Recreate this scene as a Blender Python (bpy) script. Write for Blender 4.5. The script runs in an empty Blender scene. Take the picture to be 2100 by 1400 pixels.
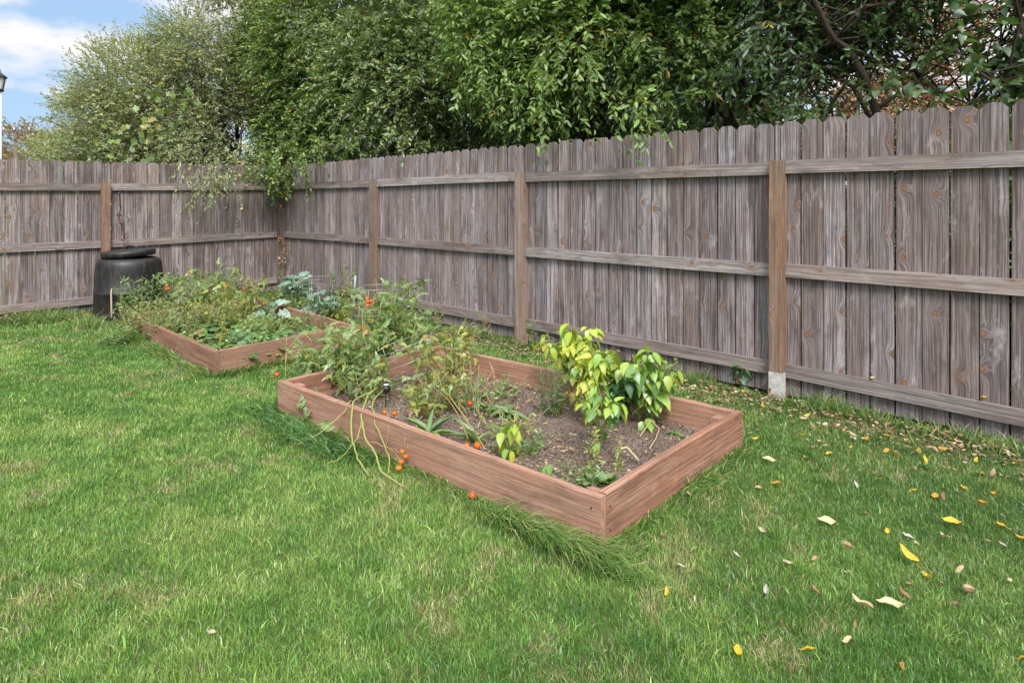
import bpy, math, random
import numpy as np
from mathutils import Vector
R = math.radians
scene = bpy.context.scene
COL = scene.collection

# ------------------------------------------------------------------ camera
F = 1305.0            # focal length in photo pixels (photo is 2100 wide)
HZ = 417.0            # photo row of the horizon
EYE = 1.35
cam_d = bpy.data.cameras.new('camera')
cam = bpy.data.objects.new('camera', cam_d); COL.objects.link(cam)
cam_d.sensor_width = 36.0
cam_d.lens = 36.0 * F / 2100.0
cam_d.shift_y = -(700.0 - HZ) / 2100.0
cam_d.clip_start = 0.05
cam_d.clip_end = 2000.0
cam.location = (0, 0, EYE)
cam.rotation_euler = (R(90), 0, 0)
scene.camera = cam

# ------------------------------------------------------------------ sky and sun
SUN_EL = 46.0
SUN_DIR = Vector((0.16, -1.0, 0)).normalized()      # horizontal direction towards the sun
SKY_STRENGTH = 0.15
SUN_STRENGTH = 1.6
world = bpy.data.worlds.new("World"); scene.world = world
world.use_nodes = True
nt = world.node_tree; nt.nodes.clear()
def N(t, typ, **kw):
    n = t.nodes.new(typ)
    for k, v in kw.items():
        setattr(n, k, v)
    return n
wo = N(nt, 'ShaderNodeOutputWorld'); bg = N(nt, 'ShaderNodeBackground')
sky = N(nt, 'ShaderNodeTexSky', sky_type='NISHITA')
sky.sun_disc = False
sky.sun_elevation = R(SUN_EL)
sky.sun_rotation = math.atan2(SUN_DIR.x, SUN_DIR.y)
sky.air_density = 1.0; sky.dust_density = 1.5; sky.ozone_density = 1.0
tc = N(nt, 'ShaderNodeTexCoord'); mp = N(nt, 'ShaderNodeMapping')
mp.inputs['Scale'].default_value = (1.0, 1.0, 2.6)
mp.inputs['Location'].default_value = (0.93, 0.0, 0.41)
ns = N(nt, 'ShaderNodeTexNoise'); ns.inputs['Scale'].default_value = 4.6
ns.inputs['Detail'].default_value = 7; ns.inputs['Roughness'].default_value = 0.52
rp = N(nt, 'ShaderNodeValToRGB')
rp.color_ramp.elements[0].position = 0.455; rp.color_ramp.elements[0].color = (0, 0, 0, 1)
rp.color_ramp.elements[1].position = 0.575; rp.color_ramp.elements[1].color = (1, 1, 1, 1)
mx = N(nt, 'ShaderNodeMixRGB')
# clouds high up, above the view, are brightened to add light to the scene
sepd = N(nt, 'ShaderNodeSeparateXYZ'); nt.links.new(tc.outputs['Generated'], sepd.inputs[0])
cr = N(nt, 'ShaderNodeValToRGB')
cr.color_ramp.elements[0].position = 0.25; cr.color_ramp.elements[0].color = (2.75/10, 2.72/10, 2.75/10, 1)
cr.color_ramp.elements[1].position = 0.75; cr.color_ramp.elements[1].color = (1, .97, .94, 1)
nt.links.new(sepd.outputs[2], cr.inputs['Fac'])
cm = N(nt, 'ShaderNodeMixRGB', blend_type='MULTIPLY'); cm.inputs['Fac'].default_value = 1; cm.inputs['Color2'].default_value = (10, 10, 10, 1)
nt.links.new(cr.outputs['Color'], cm.inputs['Color1']); nt.links.new(cm.outputs['Color'], mx.inputs['Color2'])
pale = N(nt, 'ShaderNodeMixRGB'); pale.inputs['Fac'].default_value = 0.88
pale.inputs['Color2'].default_value = (1.0, 1.5, 2.2, 1)
nt.links.new(tc.outputs['Generated'], mp.inputs['Vector']); nt.links.new(mp.outputs['Vector'], ns.inputs['Vector'])
nt.links.new(ns.outputs['Fac'], rp.inputs['Fac']); nt.links.new(rp.outputs['Color'], mx.inputs['Fac'])
nt.links.new(sky.outputs['Color'], pale.inputs['Color1']); nt.links.new(pale.outputs['Color'], mx.inputs['Color1'])
nt.links.new(mx.outputs['Color'], bg.inputs['Color'])
bg.inputs['Strength'].default_value = SKY_STRENGTH
nt.links.new(bg.outputs['Background'], wo.inputs['Surface'])
sd = bpy.data.lights.new('sun', 'SUN'); so = bpy.data.objects.new('sun', sd); COL.objects.link(so)
sd.energy = SUN_STRENGTH; sd.angle = R(20); sd.color = (1.0, 0.95, 0.87)
sv = Vector((SUN_DIR.x * math.cos(R(SUN_EL)), SUN_DIR.y * math.cos(R(SUN_EL)), math.sin(R(SUN_EL))))
so.rotation_euler = (-sv).to_track_quat('-Z', 'Y').to_euler()
scene.view_settings.view_transform = 'Standard'
scene.view_settings.look = 'None'
scene.view_settings.exposure = 1.30
scene.view_settings.gamma = 1.0
scene.cycles.max_bounces = 8
scene.cycles.transparent_max_bounces = 8

# ------------------------------------------------------------------ helpers
def W(px, py, Y):
    """real point that stands Y metres in front of the camera position, seen at photo pixel px, py"""
    return np.array(((px - 1050.0) / F * Y, Y, EYE - (py - HZ) / F * Y))
def G(px, py, z=0.0):
    """point at height z under photo pixel"""
    Y = (EYE - z) * F / (py - HZ)
    return np.array(((px - 1050.0) / F * Y, Y, z))
def nrm(v):
    v = np.asarray(v, float)
    return v / np.maximum(np.linalg.norm(v, axis=-1, keepdims=True), 1e-9)

def tag(o, label=None, cat=None, group=None, kind=None):
    if label: o['label'] = label
    if cat: o['category'] = cat
    if group: o['group'] = group
    if kind: o['kind'] = kind
    return o
def empty(name, loc=(0, 0, 0), rz=0):
    o = bpy.data.objects.new(name, None); COL.objects.link(o)
    o.location = loc; o.rotation_euler = (0, 0, rz); o.empty_display_size = 0.1
    return o

def np_mesh(name, verts, facesets, mat, parent=None, col=None, wc=None, smooth=False, origin=None):
    """facesets: list of int arrays (M,k). col (V,3) per vertex; wc (V,3) wood coords"""
    verts = np.asarray(verts, np.float64)
    if origin is not None: verts = verts - np.asarray(origin)
    elif parent is not None:
        pp_ = parent
        while pp_ is not None: verts = verts - np.array(pp_.location); pp_ = pp_.parent
    me = bpy.data.meshes.new(name)
    fs = [np.asarray(f, np.int32) for f in facesets if len(f)]
    loops = np.concatenate([f.ravel() for f in fs])
    tot = np.concatenate([np.full(len(f), f.shape[1], np.int32) for f in fs])
    start = np.concatenate([[0], np.cumsum(tot)[:-1]]).astype(np.int32)
    me.vertices.add(len(verts)); me.vertices.foreach_set('co', verts.astype(np.float32).ravel())
    me.loops.add(len(loops)); me.loops.foreach_set('vertex_index', loops)
    me.polygons.add(len(tot)); me.polygons.foreach_set('loop_start', start)
    me.polygons.foreach_set('loop_total', tot)
    if smooth: me.polygons.foreach_set('use_smooth', np.ones(len(tot), bool))
    me.update(calc_edges=True)
    if col is not None:
        a = me.attributes.new('Col', 'FLOAT_COLOR', 'POINT')
        c = np.ones((len(verts), 4), np.float32); c[:, :3] = col
        a.data.foreach_set('color', c.ravel())
    if wc is not None:
        a = me.attributes.new('wc', 'FLOAT_VECTOR', 'POINT')
        a.data.foreach_set('vector', np.asarray(wc, np.float32).ravel())
    me.materials.append(mat)
    o = bpy.data.objects.new(name, me); COL.objects.link(o)
    if parent is not None: o.parent = parent
    if origin is not None: o.location = origin
    return o

class MB:
    """collects shapes into one mesh"""
    def __init__(s):
        s.v = []; s.f3 = []; s.f4 = []; s.c = []; s.w = []; s.n = 0
    def add(s, v, f4=(), f3=(), col=(1, 1, 1), wc=None):
        v = np.asarray(v, float); k = len(v)
        s.v.append(v)
        if len(f4): s.f4.append(np.asarray(f4, int) + s.n)
        if len(f3): s.f3.append(np.asarray(f3, int) + s.n)
        c = np.asarray(col, float)
        if c.ndim == 1: c = np.tile(c, (k, 1))
        s.c.append(c)
        s.w.append(np.zeros((k, 3)) if wc is None else np.asarray(wc, float))
        s.n += k
    def box(s, o, ax, ay, az, wc_len=None, rid=0.0):
        """o corner, three edge vectors; ax is the long (grain) direction. separate verts per face so wood coords are right"""
        o = np.asarray(o, float); ax = np.asarray(ax, float); ay = np.asarray(ay, float); az = np.asarray(az, float)
        L, B, T = np.linalg.norm(ax), np.linalg.norm(ay), np.linalg.norm(az)
        def face(p, e1, e2, l1, l2, u0, v0, end=False):
            vv = [p, p + e1, p + e1 + e2, p + e2]
            if end: ww = [(u0, v0, rid), (u0, v0 + l1 * .2, rid), (u0 + l2, v0 + l1 * .2, rid), (u0 + l2, v0, rid)]
            else: ww = [(u0, v0, rid), (u0, v0 + l1, rid), (u0 + l2, v0 + l1, rid), (u0 + l2, v0, rid)]
            s.add(vv, f4=[(0, 1, 2, 3)], wc=ww)
        face(o, ax, ay, L, B, 0, 0)                       # e1 is grain
        face(o + az, ax, ay, L, B, B + T, 0)
        face(o, ax, az, L, T, B, 0)
        face(o + ay, ax, az, L, T, 2 * B + T, 0)
        face(o, ay, az, B, T, 0, 3.1, True)
        face(o + ax, ay, az, B, T, 0, 4.7, True)
    def tube(s, pts, rad, sides=5, col=(1, 1, 1), cap=True):
        pts = np.asarray(pts, float); n = len(pts)
        rad = np.broadcast_to(np.asarray(rad, float), (n,)) if np.ndim(rad) else np.full(n, rad)
        t = np.gradient(pts, axis=0); t = nrm(t)
        ref = np.array((0.31, 0.17, 0.93))
        a = nrm(np.cross(t, ref)); b = np.cross(t, a)
        an = np.arange(sides) * 2 * math.pi / sides
        ring = pts[:, None, :] + rad[:, None, None] * (a[:, None, :] * np.cos(an)[None, :, None] + b[:, None, :] * np.sin(an)[None, :, None])
        v = ring.reshape(-1, 3)
        f = []
        for i in range(n - 1):
            for j in range(sides):
                k = (j + 1) % sides
                f.append((i * sides + j, i * sides + k, (i + 1) * sides + k, (i + 1) * sides + j))
        f3 = []
        if cap:
            v = np.vstack([v, pts[:1], pts[-1:]]); c0 = n * sides
            for j in range(sides):
                k = (j + 1) % sides
                f3.append((c0, k, j)); f3.append((c0 + 1, (n - 1) * sides + j, (n - 1) * sides + k))
        L = np.concatenate([[0], np.cumsum(np.linalg.norm(np.diff(pts, axis=0), axis=1))])
        wc = np.zeros((len(v), 3))
        wc[:n * sides, 1] = np.repeat(L, sides); wc[:n * sides, 0] = np.tile(an, n) * rad[0]
        s.add(v, f4=f, f3=f3, col=col, wc=wc)
    def lathe(s, prof, seg=32, center=(0, 0, 0), col=(1, 1, 1), squash=1.0, tilt=None):
        prof = np.asarray(prof, float); n = len(prof)
        an = np.arange(seg) * 2 * math.pi / seg
        v = np.zeros((n, seg, 3))
        v[:, :, 0] = prof[:, 0][:, None] * np.cos(an); v[:, :, 1] = prof[:, 0][:, None] * np.sin(an) * squash
        v[:, :, 2] = prof[:, 1][:, None]
        v = v.reshape(-1, 3)
        if tilt is not None:
            v[:, 2] += v[:, 0] * tilt[0] + v[:, 1] * tilt[1]
        v = v + np.asarray(center)
        f = []
        for i in range(n - 1):
            for j in range(seg):
                k = (j + 1) % seg
                f.append((i * seg + j, i * seg + k, (i + 1) * seg + k, (i + 1) * seg + j))
        s.add(v, f4=f, col=col)
    def blob(s, c, r, col=(1, 1, 1), seg=8, squash=1.0):
        a = np.linspace(-math.pi / 2, math.pi / 2, seg // 2 + 2)
        s.lathe(np.stack([np.maximum(np.cos(a), .02) * r, np.sin(a) * r * squash], 1), seg=seg, center=c, col=col)
    def build(s, name, mat, parent=None, smooth=False, origin=None):
        fs = []
        if s.f4: fs.append(np.concatenate(s.f4))
        if s.f3: fs.append(np.concatenate(s.f3))
        return np_mesh(name, np.concatenate(s.v), fs, mat, parent, np.concatenate(s.c), np.concatenate(s.w), smooth, origin)

# value noise
class VN:
    def __init__(s, seed, n=64):
        s.n = n; s.g = np.random.default_rng(seed).random((n, n, n) if n <= 32 else (n, n))
    def n2(s, x, y):
        g = s.g; n = s.n
        xi = np.floor(x).astype(int); yi = np.floor(y).astype(int)
        fx = x - xi; fy = y - yi; fx = fx * fx * (3 - 2 * fx); fy = fy * fy * (3 - 2 * fy)
        a = g[xi % n, yi % n]; b = g[(xi + 1) % n, yi % n]; c = g[xi % n, (yi + 1) % n]; d = g[(xi + 1) % n, (yi + 1) % n]
        return (a * (1 - fx) + b * fx) * (1 - fy) + (c * (1 - fx) + d * fx) * fy
    def n3(s, p):
        g = s.g; n = s.n
        i = np.floor(p).astype(int); f = p - i; f = f * f * (3 - 2 * f)
        out = 0
        for dx in (0, 1):
            for dy in (0, 1):
                for dz in (0, 1):
                    w = (f[:, 0] if dx else 1 - f[:, 0]) * (f[:, 1] if dy else 1 - f[:, 1]) * (f[:, 2] if dz else 1 - f[:, 2])
                    out = out + w * g[(i[:, 0] + dx) % n, (i[:, 1] + dy) % n, (i[:, 2] + dz) % n]
        return out
VN2 = [VN(k) for k in range(6)]
VN3 = [VN(20 + k, 32) for k in range(3)]

# ------------------------------------------------------------------ materials
def new_mat(name):
    m = bpy.data.materials.new(name); m.use_nodes = True; m.node_tree.nodes.clear()
    return m, m.node_tree
def math_n(t, op, a, b=None, clamp=False):
    n = N(t, 'ShaderNodeMath', operation=op); n.use_clamp = clamp
    for i, x in enumerate((a, b)):
        if x is None: continue
        if isinstance(x, (int, float)): n.inputs[i].default_value = x
        else: t.links.new(x, n.inputs[i])
    return n.outputs[0]
def comb(t, x, y, z):
    n = N(t, 'ShaderNodeCombineXYZ')
    for i, q in enumerate((x, y, z)):
        if isinstance(q, (int, float)): n.inputs[i].default_value = q
        else: t.links.new(q, n.inputs[i])
    return n.outputs[0]
def noise_n(t, vec, scale=1, detail=3, rough=.5, dist=0):
    n = N(t, 'ShaderNodeTexNoise'); n.inputs['Scale'].default_value = scale
    n.inputs['Detail'].default_value = detail; n.inputs['Roughness'].default_value = rough
    n.inputs['Distortion'].default_value = dist
    if vec is not None: t.links.new(vec, n.inputs['Vector'])
    return n.outputs['Fac']
def ramp(t, fac, stops):
    n = N(t, 'ShaderNodeValToRGB'); e = n.color_ramp.elements
    while len(e) < len(stops): e.new(0.5)
    for i, (p, c) in enumerate(stops):
        e[i].position = p
        e[i].color = (c, c, c, 1) if isinstance(c, (int, float)) else (*c, 1)
    t.links.new(fac, n.inputs['Fac'])
    return n.outputs['Color']
def mixc(t, fac, a, b, typ='MIX'):
    n = N(t, 'ShaderNodeMixRGB', blend_type=typ)
    for i, x in enumerate((fac, a, b)):
        if isinstance(x, (int, float)): n.inputs[i].default_value = x if i == 0 else (x, x, x, 1)
        elif isinstance(x, tuple): n.inputs[i].default_value = (*x, 1)
        else: t.links.new(x, n.inputs[i])
    return n.outputs[0]

def wood_mat(name, light, mid, dark, warm, knot=True, knotcol=(.30, .13, .05), rough=.85, stripe=.5, bump=.5, warm_amt=.5, weather=True):
    m, t = new_mat(name)
    at = N(t, 'ShaderNodeAttribute', attribute_name='wc')
    sp = N(t, 'ShaderNodeSeparateXYZ'); t.links.new(at.outputs['Vector'], sp.inputs[0])
    u, v, rid = sp.outputs
    # wandering grain
    w1 = noise_n(t, comb(t, math_n(t, 'MULTIPLY', u, 3), math_n(t, 'MULTIPLY', v, 1.1), rid), 1, 2)
    uu = math_n(t, 'ADD', u, math_n(t, 'MULTIPLY', w1, .028))
    if knot:
        vo = N(t, 'ShaderNodeTexVoronoi', voronoi_dimensions='2D'); vo.inputs['Scale'].default_value = 1
        t.links.new(comb(t, math_n(t, 'ADD', math_n(t, 'MULTIPLY', math_n(t, 'ADD', u, math_n(t, 'MULTIPLY', noise_n(t, comb(t, math_n(t, 'MULTIPLY', u, 40), math_n(t, 'MULTIPLY', v, 40), rid), 1, 2), .014)), 5.6), math_n(t, 'MULTIPLY', rid, 17.31)),
                         math_n(t, 'ADD', math_n(t, 'MULTIPLY', v, 4.4), math_n(t, 'MULTIPLY', rid, 5.77)), 0), vo.inputs['Vector'])
        kd = vo.outputs['Distance']
        sc = N(t, 'ShaderNodeSeparateXYZ'); t.links.new(vo.outputs['Color'], sc.inputs[0])
        big = math_n(t, 'MULTIPLY', math_n(t, 'SUBTRACT', sc.outputs[0], .45, True), .12, True)   # knot radius, 0 for many
        rel = math_n(t, 'SUBTRACT', kd, big)
        e = math_n(t, 'POWER', 2.718, math_n(t, 'MULTIPLY', math_n(t, 'MULTIPLY', kd, kd), -30))
        uu = math_n(t, 'ADD', uu, math_n(t, 'MULTIPLY', math_n(t, 'MULTIPLY', e, big), 1.0))
    fine = noise_n(t, comb(t, math_n(t, 'MULTIPLY', uu, 420), math_n(t, 'MULTIPLY', v, 9), rid), 1, 3, .6)
    med = noise_n(t, comb(t, math_n(t, 'MULTIPLY', uu, 110), math_n(t, 'MULTIPLY', v, 1.6), rid), 1, 3, .6)
    broad = noise_n(t, comb(t, math_n(t, 'MULTIPLY', uu, 26), math_n(t, 'MULTIPLY', v, 1.0), rid), 1, 3, .55)
    blot = noise_n(t, comb(t, math_n(t, 'MULTIPLY', u, 6), math_n(t, 'MULTIPLY', v, 2.2), math_n(t, 'ADD', rid, 31.0)), 1, 4, .6)
    c = mixc(t, ramp(t, broad, [(.34, 0), (.68, 1)]), mid, light)
    c = mixc(t, math_n(t, 'MULTIPLY', ramp(t, blot, [(.45, 0), (.68, 1)]), warm_amt), c, warm)
    c = mixc(t, math_n(t, 'MULTIPLY', ramp(t, med, [(.40, 1), (.56, 0)]), stripe), c, dark)
    streak = noise_n(t, comb(t, math_n(t, 'MULTIPLY', uu, 36), math_n(t, 'MULTIPLY', v, .9), math_n(t, 'ADD', rid, 13.0)), 1, 2, .5)
    c = mixc(t, math_n(t, 'MULTIPLY', ramp(t, streak, [(.56, 0), (.70, 1)]), stripe * .75), c, tuple(x * 1.5 for x in dark))
    c = mixc(t, math_n(t, 'MULTIPLY', ramp(t, fine, [(.38, 1), (.55, 0)]), stripe * .75), c, dark)
    wn = N(t, 'ShaderNodeTexWhiteNoise', noise_dimensions='1D'); t.links.new(rid, wn.inputs['W'])
    hs = N(t, 'ShaderNodeHueSaturation')
    t.links.new(math_n(t, 'ADD', .74, math_n(t, 'MULTIPLY', wn.outputs['Value'], .5)), hs.inputs['Value'])
    wn2 = N(t, 'ShaderNodeTexWhiteNoise', noise_dimensions='1D'); t.links.new(math_n(t, 'ADD', rid, 7.7), wn2.inputs['W'])
    c = mixc(t, math_n(t, 'MULTIPLY', wn2.outputs['Value'], warm_amt * .5), c, warm)
    t.links.new(c, hs.inputs['Color']); c = hs.outputs[0]
    if weather:
        st_ = noise_n(t, comb(t, math_n(t, 'MULTIPLY', u, 9), math_n(t, 'MULTIPLY', v, 3.3), math_n(t, 'ADD', rid, 57.0)), 1, 5, .68)
        c = mixc(t, math_n(t, 'MULTIPLY', ramp(t, st_, [(.52, 0), (.70, 1)]), .6), c, tuple(x * 1.1 for x in dark))
        c = mixc(t, math_n(t, 'MULTIPLY', ramp(t, st_, [(.28, 1), (.40, 0)]), .45), c, tuple(min(.7, x * 1.25) for x in light))
    if knot:
        k1 = ramp(t, rel, [(0.0, .85), (0.03, 0)])          # inside the knot
        ring = ramp(t, rel, [(.0, 0), (.008, 1), (.03, .0)])
        ispos = math_n(t, 'GREATER_THAN', big, .012)
        kn = noise_n(t, comb(t, math_n(t, 'MULTIPLY', kd, 160), rid, 0), 1, 2)
        kc = mixc(t, kn, tuple(x * .55 for x in knotcol), tuple(min(1, x * 1.5) for x in knotcol))
        halo = math_n(t, 'MULTIPLY', ramp(t, rel, [(.0, 1), (.16, 0)]), math_n(t, 'MULTIPLY', ispos, .45))
        c = mixc(t, halo, c, tuple(x * .9 for x in warm))
        c = mixc(t, math_n(t, 'MULTIPLY', k1, ispos), c, kc)
        c = mixc(t, math_n(t, 'MULTIPLY', math_n(t, 'MULTIPLY', ring, ispos), .75), c, tuple(x * .5 for x in dark))
    b = N(t, 'ShaderNodeBsdfPrincipled'); b.inputs['Roughness'].default_value = rough
    b.inputs['Specular IOR Level'].default_value = .25
    t.links.new(c, b.inputs['Base Color'])
    bp = N(t, 'ShaderNodeBump'); bp.inputs['Strength'].default_value = bump; bp.inputs['Distance'].default_value = .003
    hh = math_n(t, 'ADD', math_n(t, 'MULTIPLY', fine, .5), med)
    t.links.new(hh, bp.inputs['Height']); t.links.new(bp.outputs[0], b.inputs['Normal'])
    o = N(t, 'ShaderNodeOutputMaterial'); t.links.new(b.outputs[0], o.inputs[0])
    return m

def leaf_mat(name, trans=.40, gloss=.05, rough=.45):
    m, t = new_mat(name)
    at = N(t, 'ShaderNodeAttribute', attribute_name='Col')
    df = N(t, 'ShaderNodeBsdfDiffuse'); tr = N(t, 'ShaderNodeBsdfTranslucent'); gl = N(t, 'ShaderNodeBsdfGlossy')
    gl.inputs['Roughness'].default_value = rough; gl.inputs['Color'].default_value = (.9, .95, 1, 1)
    t.links.new(at.outputs['Color'], df.inputs['Color'])
    tc2 = mixc(t, 1.0, at.outputs['Color'], (1.25, 1.15, .55), 'MULTIPLY'); t.links.new(tc2, tr.inputs['Color'])
    a = N(t, 'ShaderNodeMixShader'); a.inputs[0].default_value = trans
    t.links.new(df.outputs[0], a.inputs[1]); t.links.new(tr.outputs[0], a.inputs[2])
    b = N(t, 'ShaderNodeMixShader'); b.inputs[0].default_value = gloss
    t.links.new(a.outputs[0], b.inputs[1]); t.links.new(gl.outputs[0], b.inputs[2])
    o = N(t, 'ShaderNodeOutputMaterial'); t.links.new(b.outputs[0], o.inputs[0])
    return m
def simple_mat(name, col, rough=.6, spec=.3, metal=0, var=.25, scale=20, bump=0, usecol=False):
    m, t = new_mat(name)
    g = N(t, 'ShaderNodeNewGeometry')
    n = noise_n(t, g.outputs['Position'], scale, 4, .6)
    if usecol:
        at = N(t, 'ShaderNodeAttribute', attribute_name='Col'); base = at.outputs['Color']
    else: base = tuple(col)
    c = mixc(t, math_n(t, 'MULTIPLY', n, var * 1.6), base, (0.02, 0.015, 0.01))
    b = N(t, 'ShaderNodeBsdfPrincipled'); b.inputs['Roughness'].default_value = rough
    b.inputs['Specular IOR Level'].default_value = spec; b.inputs['Metallic'].default_value = metal
    t.links.new(c, b.inputs['Base Color'])
    if bump:
        bp = N(t, 'ShaderNodeBump'); bp.inputs['Strength'].default_value = bump; bp.inputs['Distance'].default_value = .01
        t.links.new(n, bp.inputs['Height']); t.links.new(bp.outputs[0], b.inputs['Normal'])
    o = N(t, 'ShaderNodeOutputMaterial'); t.links.new(b.outputs[0], o.inputs[0])
    return m

M = {}
M['fence'] = wood_mat('weathered_grey_cedar', (.49, .45, .475), (.29, .25, .265), (.05, .04, .04), (.28, .18, .135), warm_amt=.55, stripe=.74, knotcol=(.27, .14, .07))
M['rail'] = wood_mat('weathered_rail', (.45, .41, .41), (.29, .25, .245), (.075, .06, .055), (.31, .20, .15), warm_amt=.4, stripe=.6)
M['post_grey'] = wood_mat('weathered_grey_post', (.36, .30, .27), (.25, .185, .155), (.09, .065, .05), (.30, .18, .125), warm_amt=.5, stripe=.55)
M['post'] = wood_mat('weathered_post', (.36, .265, .215), (.26, .17, .125), (.085, .055, .04), (.32, .18, .11), warm_amt=.7, stripe=.68)
M['bed'] = wood_mat('red_stained_board', (.50, .265, .18), (.36, .165, .105), (.13, .065, .045), (.50, .36, .28), knot=False, warm_amt=.45, stripe=.6, knotcol=(.2, .09, .06))
M['leaf'] = leaf_mat('tree_leaf')
M['plant'] = leaf_mat('garden_leaf', trans=.35, gloss=.06, rough=.4)
M['grass'] = leaf_mat('grass_blade', trans=.34, gloss=.05, rough=.45)
M['bark'] = simple_mat('bark', (.085, .065, .05), rough=.95, var=.5, scale=30, bump=.6)
M['twig'] = simple_mat('twig', (.10, .075, .055), rough=.9, var=.3)
M['stem'] = simple_mat('green_stem', (.3, .35, .08), rough=.6, usecol=True, var=.15)
M['dryleaf'] = leaf_mat('fallen_leaf', trans=.15, gloss=.03, rough=.6)
_t = M['dryleaf'].node_tree; _o = N(_t, 'ShaderNodeTexCoord'); _n = noise_n(_t, _o.outputs['Object'], 9, 5, .7)
_at = [x for x in _t.nodes if x.type == 'ATTRIBUTE'][0]
_c = mixc(_t, ramp(_t, _n, [(.52, 0), (.66, .75)]), _at.outputs['Color'], (.13, .07, .035))
for _l in list(_t.links):
    if _l.from_node == _at and _l.to_node.type in ('BSDF_DIFFUSE',): _s = _l.to_socket; _t.links.remove(_l); _t.links.new(_c, _s)

M['peel'] = simple_mat('flaking_white_paint', (.78, .76, .74), rough=.9, var=.45, scale=30, bump=.5)
M['darkmetal0'] = simple_mat('rusty_screw', (.05, .035, .028), rough=.6, var=.3)
def ground_mat():
    m, t = new_mat('ground_turf')
    g = N(t, 'ShaderNodeNewGeometry')
    a = noise_n(t, g.outputs['Position'], 1.3, 5, .6); b2 = noise_n(t, g.outputs['Position'], 60, 4, .7)
    c = mixc(t, ramp(t, a, [(.35, 0), (.65, 1)]), (.06, .11, .025), (.10, .15, .04))
    c = mixc(t, ramp(t, b2, [(.4, 0), (.7, 1)]), c, (.085, .075, .04))
    b = N(t, 'ShaderNodeBsdfPrincipled'); b.inputs['Roughness'].default_value = 1; b.inputs['Specular IOR Level'].default_value = .1
    t.links.new(c, b.inputs['Base Color'])
    o = N(t, 'ShaderNodeOutputMaterial'); t.links.new(b.outputs[0], o.inputs[0])
    return m
M['ground'] = ground_mat()
def soil_mat():
    m, t = new_mat('garden_soil')
    g = N(t, 'ShaderNodeNewGeometry')
    a = noise_n(t, g.outputs['Position'], 5, 5, .65); b2 = noise_n(t, g.outputs['Position'], 90, 5, .75)
    vo = N(t, 'ShaderNodeTexVoronoi'); vo.inputs['Scale'].default_value = 130; t.links.new(g.outputs['Position'], vo.inputs['Vector'])
    c = mixc(t, ramp(t, a, [(.35, 0), (.65, 1)]), (.28, .205, .175), (.43, .34, .29))
    c = mixc(t, ramp(t, b2, [(.40, 1), (.6, 0)]), c, (.055, .036, .028))
    c = mixc(t, ramp(t, b2, [(.62, 0), (.72, .7)]), c, (.34, .27, .21))
    b = N(t, 'ShaderNodeBsdfPrincipled'); b.inputs['Roughness'].default_value = 1; b.inputs['Specular IOR Level'].default_value = .1
    t.links.new(c, b.inputs['Base Color'])
    bp = N(t, 'ShaderNodeBump'); bp.inputs['Strength'].default_value = 1.0; bp.inputs['Distance'].default_value = .012
    t.links.new(math_n(t, 'ADD', b2, math_n(t, 'MULTIPLY', vo.outputs['Distance'], .5)), bp.inputs['Height']); t.links.new(bp.outputs[0], b.inputs['Normal'])
    o = N(t, 'ShaderNodeOutputMaterial'); t.links.new(b.outputs[0], o.inputs[0])
    return m
M['soil'] = soil_mat()

# ------------------------------------------------------------------ layout
CORNER = np.array((-3.47, 9.47))
RD = nrm(np.array((.717, -.697))); RB = nrm(np.array((.697, .717)))      # right fence: along (towards camera), behind
LD = nrm(np.array((-.697, -.717))); LB = nrm(np.array((-.717, .697)))
def fr(s, o=0., z=0.):
    p = CORNER + RD * s + RB * o
    return np.array((p[0], p[1], z))
def fl(s, o=0., z=0.):
    p = CORNER + LD * s + LB * o
    return np.array((p[0], p[1], z))
ZT = .205
A1 = G(1232, 1020, ZT)[:2]; B1 = G(1523, 843, ZT)[:2]; C1 = G(570, 780, ZT)[:2]; D1 = B1 + C1 - A1
A2 = G(441, 721, ZT)[:2]; B2 = G(737, 668, ZT)[:2]; C2 = G(261, 645, ZT)[:2]; D2 = np.array((-3.08, 7.70))
def in_quad(P, q, m=0.0):
    """P (n,2) inside convex quad q (ccw or cw) grown by m"""
    c = np.mean(q, axis=0); ok = np.ones(len(P), bool)
    for i in range(4):
        a, b = q[i], q[(i + 1) % 4]; e = b - a; n = np.array((-e[1], e[0])); n = n / np.linalg.norm(n)
        if np.dot(c - a, n) < 0: n = -n
        ok &= ((P - a) @ n) > -m
    return ok
Q1 = [A1, B1, D1, C1]; Q2 = [A2, B2, D2, C2]
COMP = np.array((-4.57, 7.6)); COMP_R = .36

# ------------------------------------------------------------------ ground
gs = 400.0
g_v = [(-gs, -gs, 0), (gs, -gs, 0), (gs, gs, 0), (-gs, gs, 0)]
tag(np_mesh('ground', g_v, [np.array([(0, 1, 2, 3)])], M['ground']), kind='structure')

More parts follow.
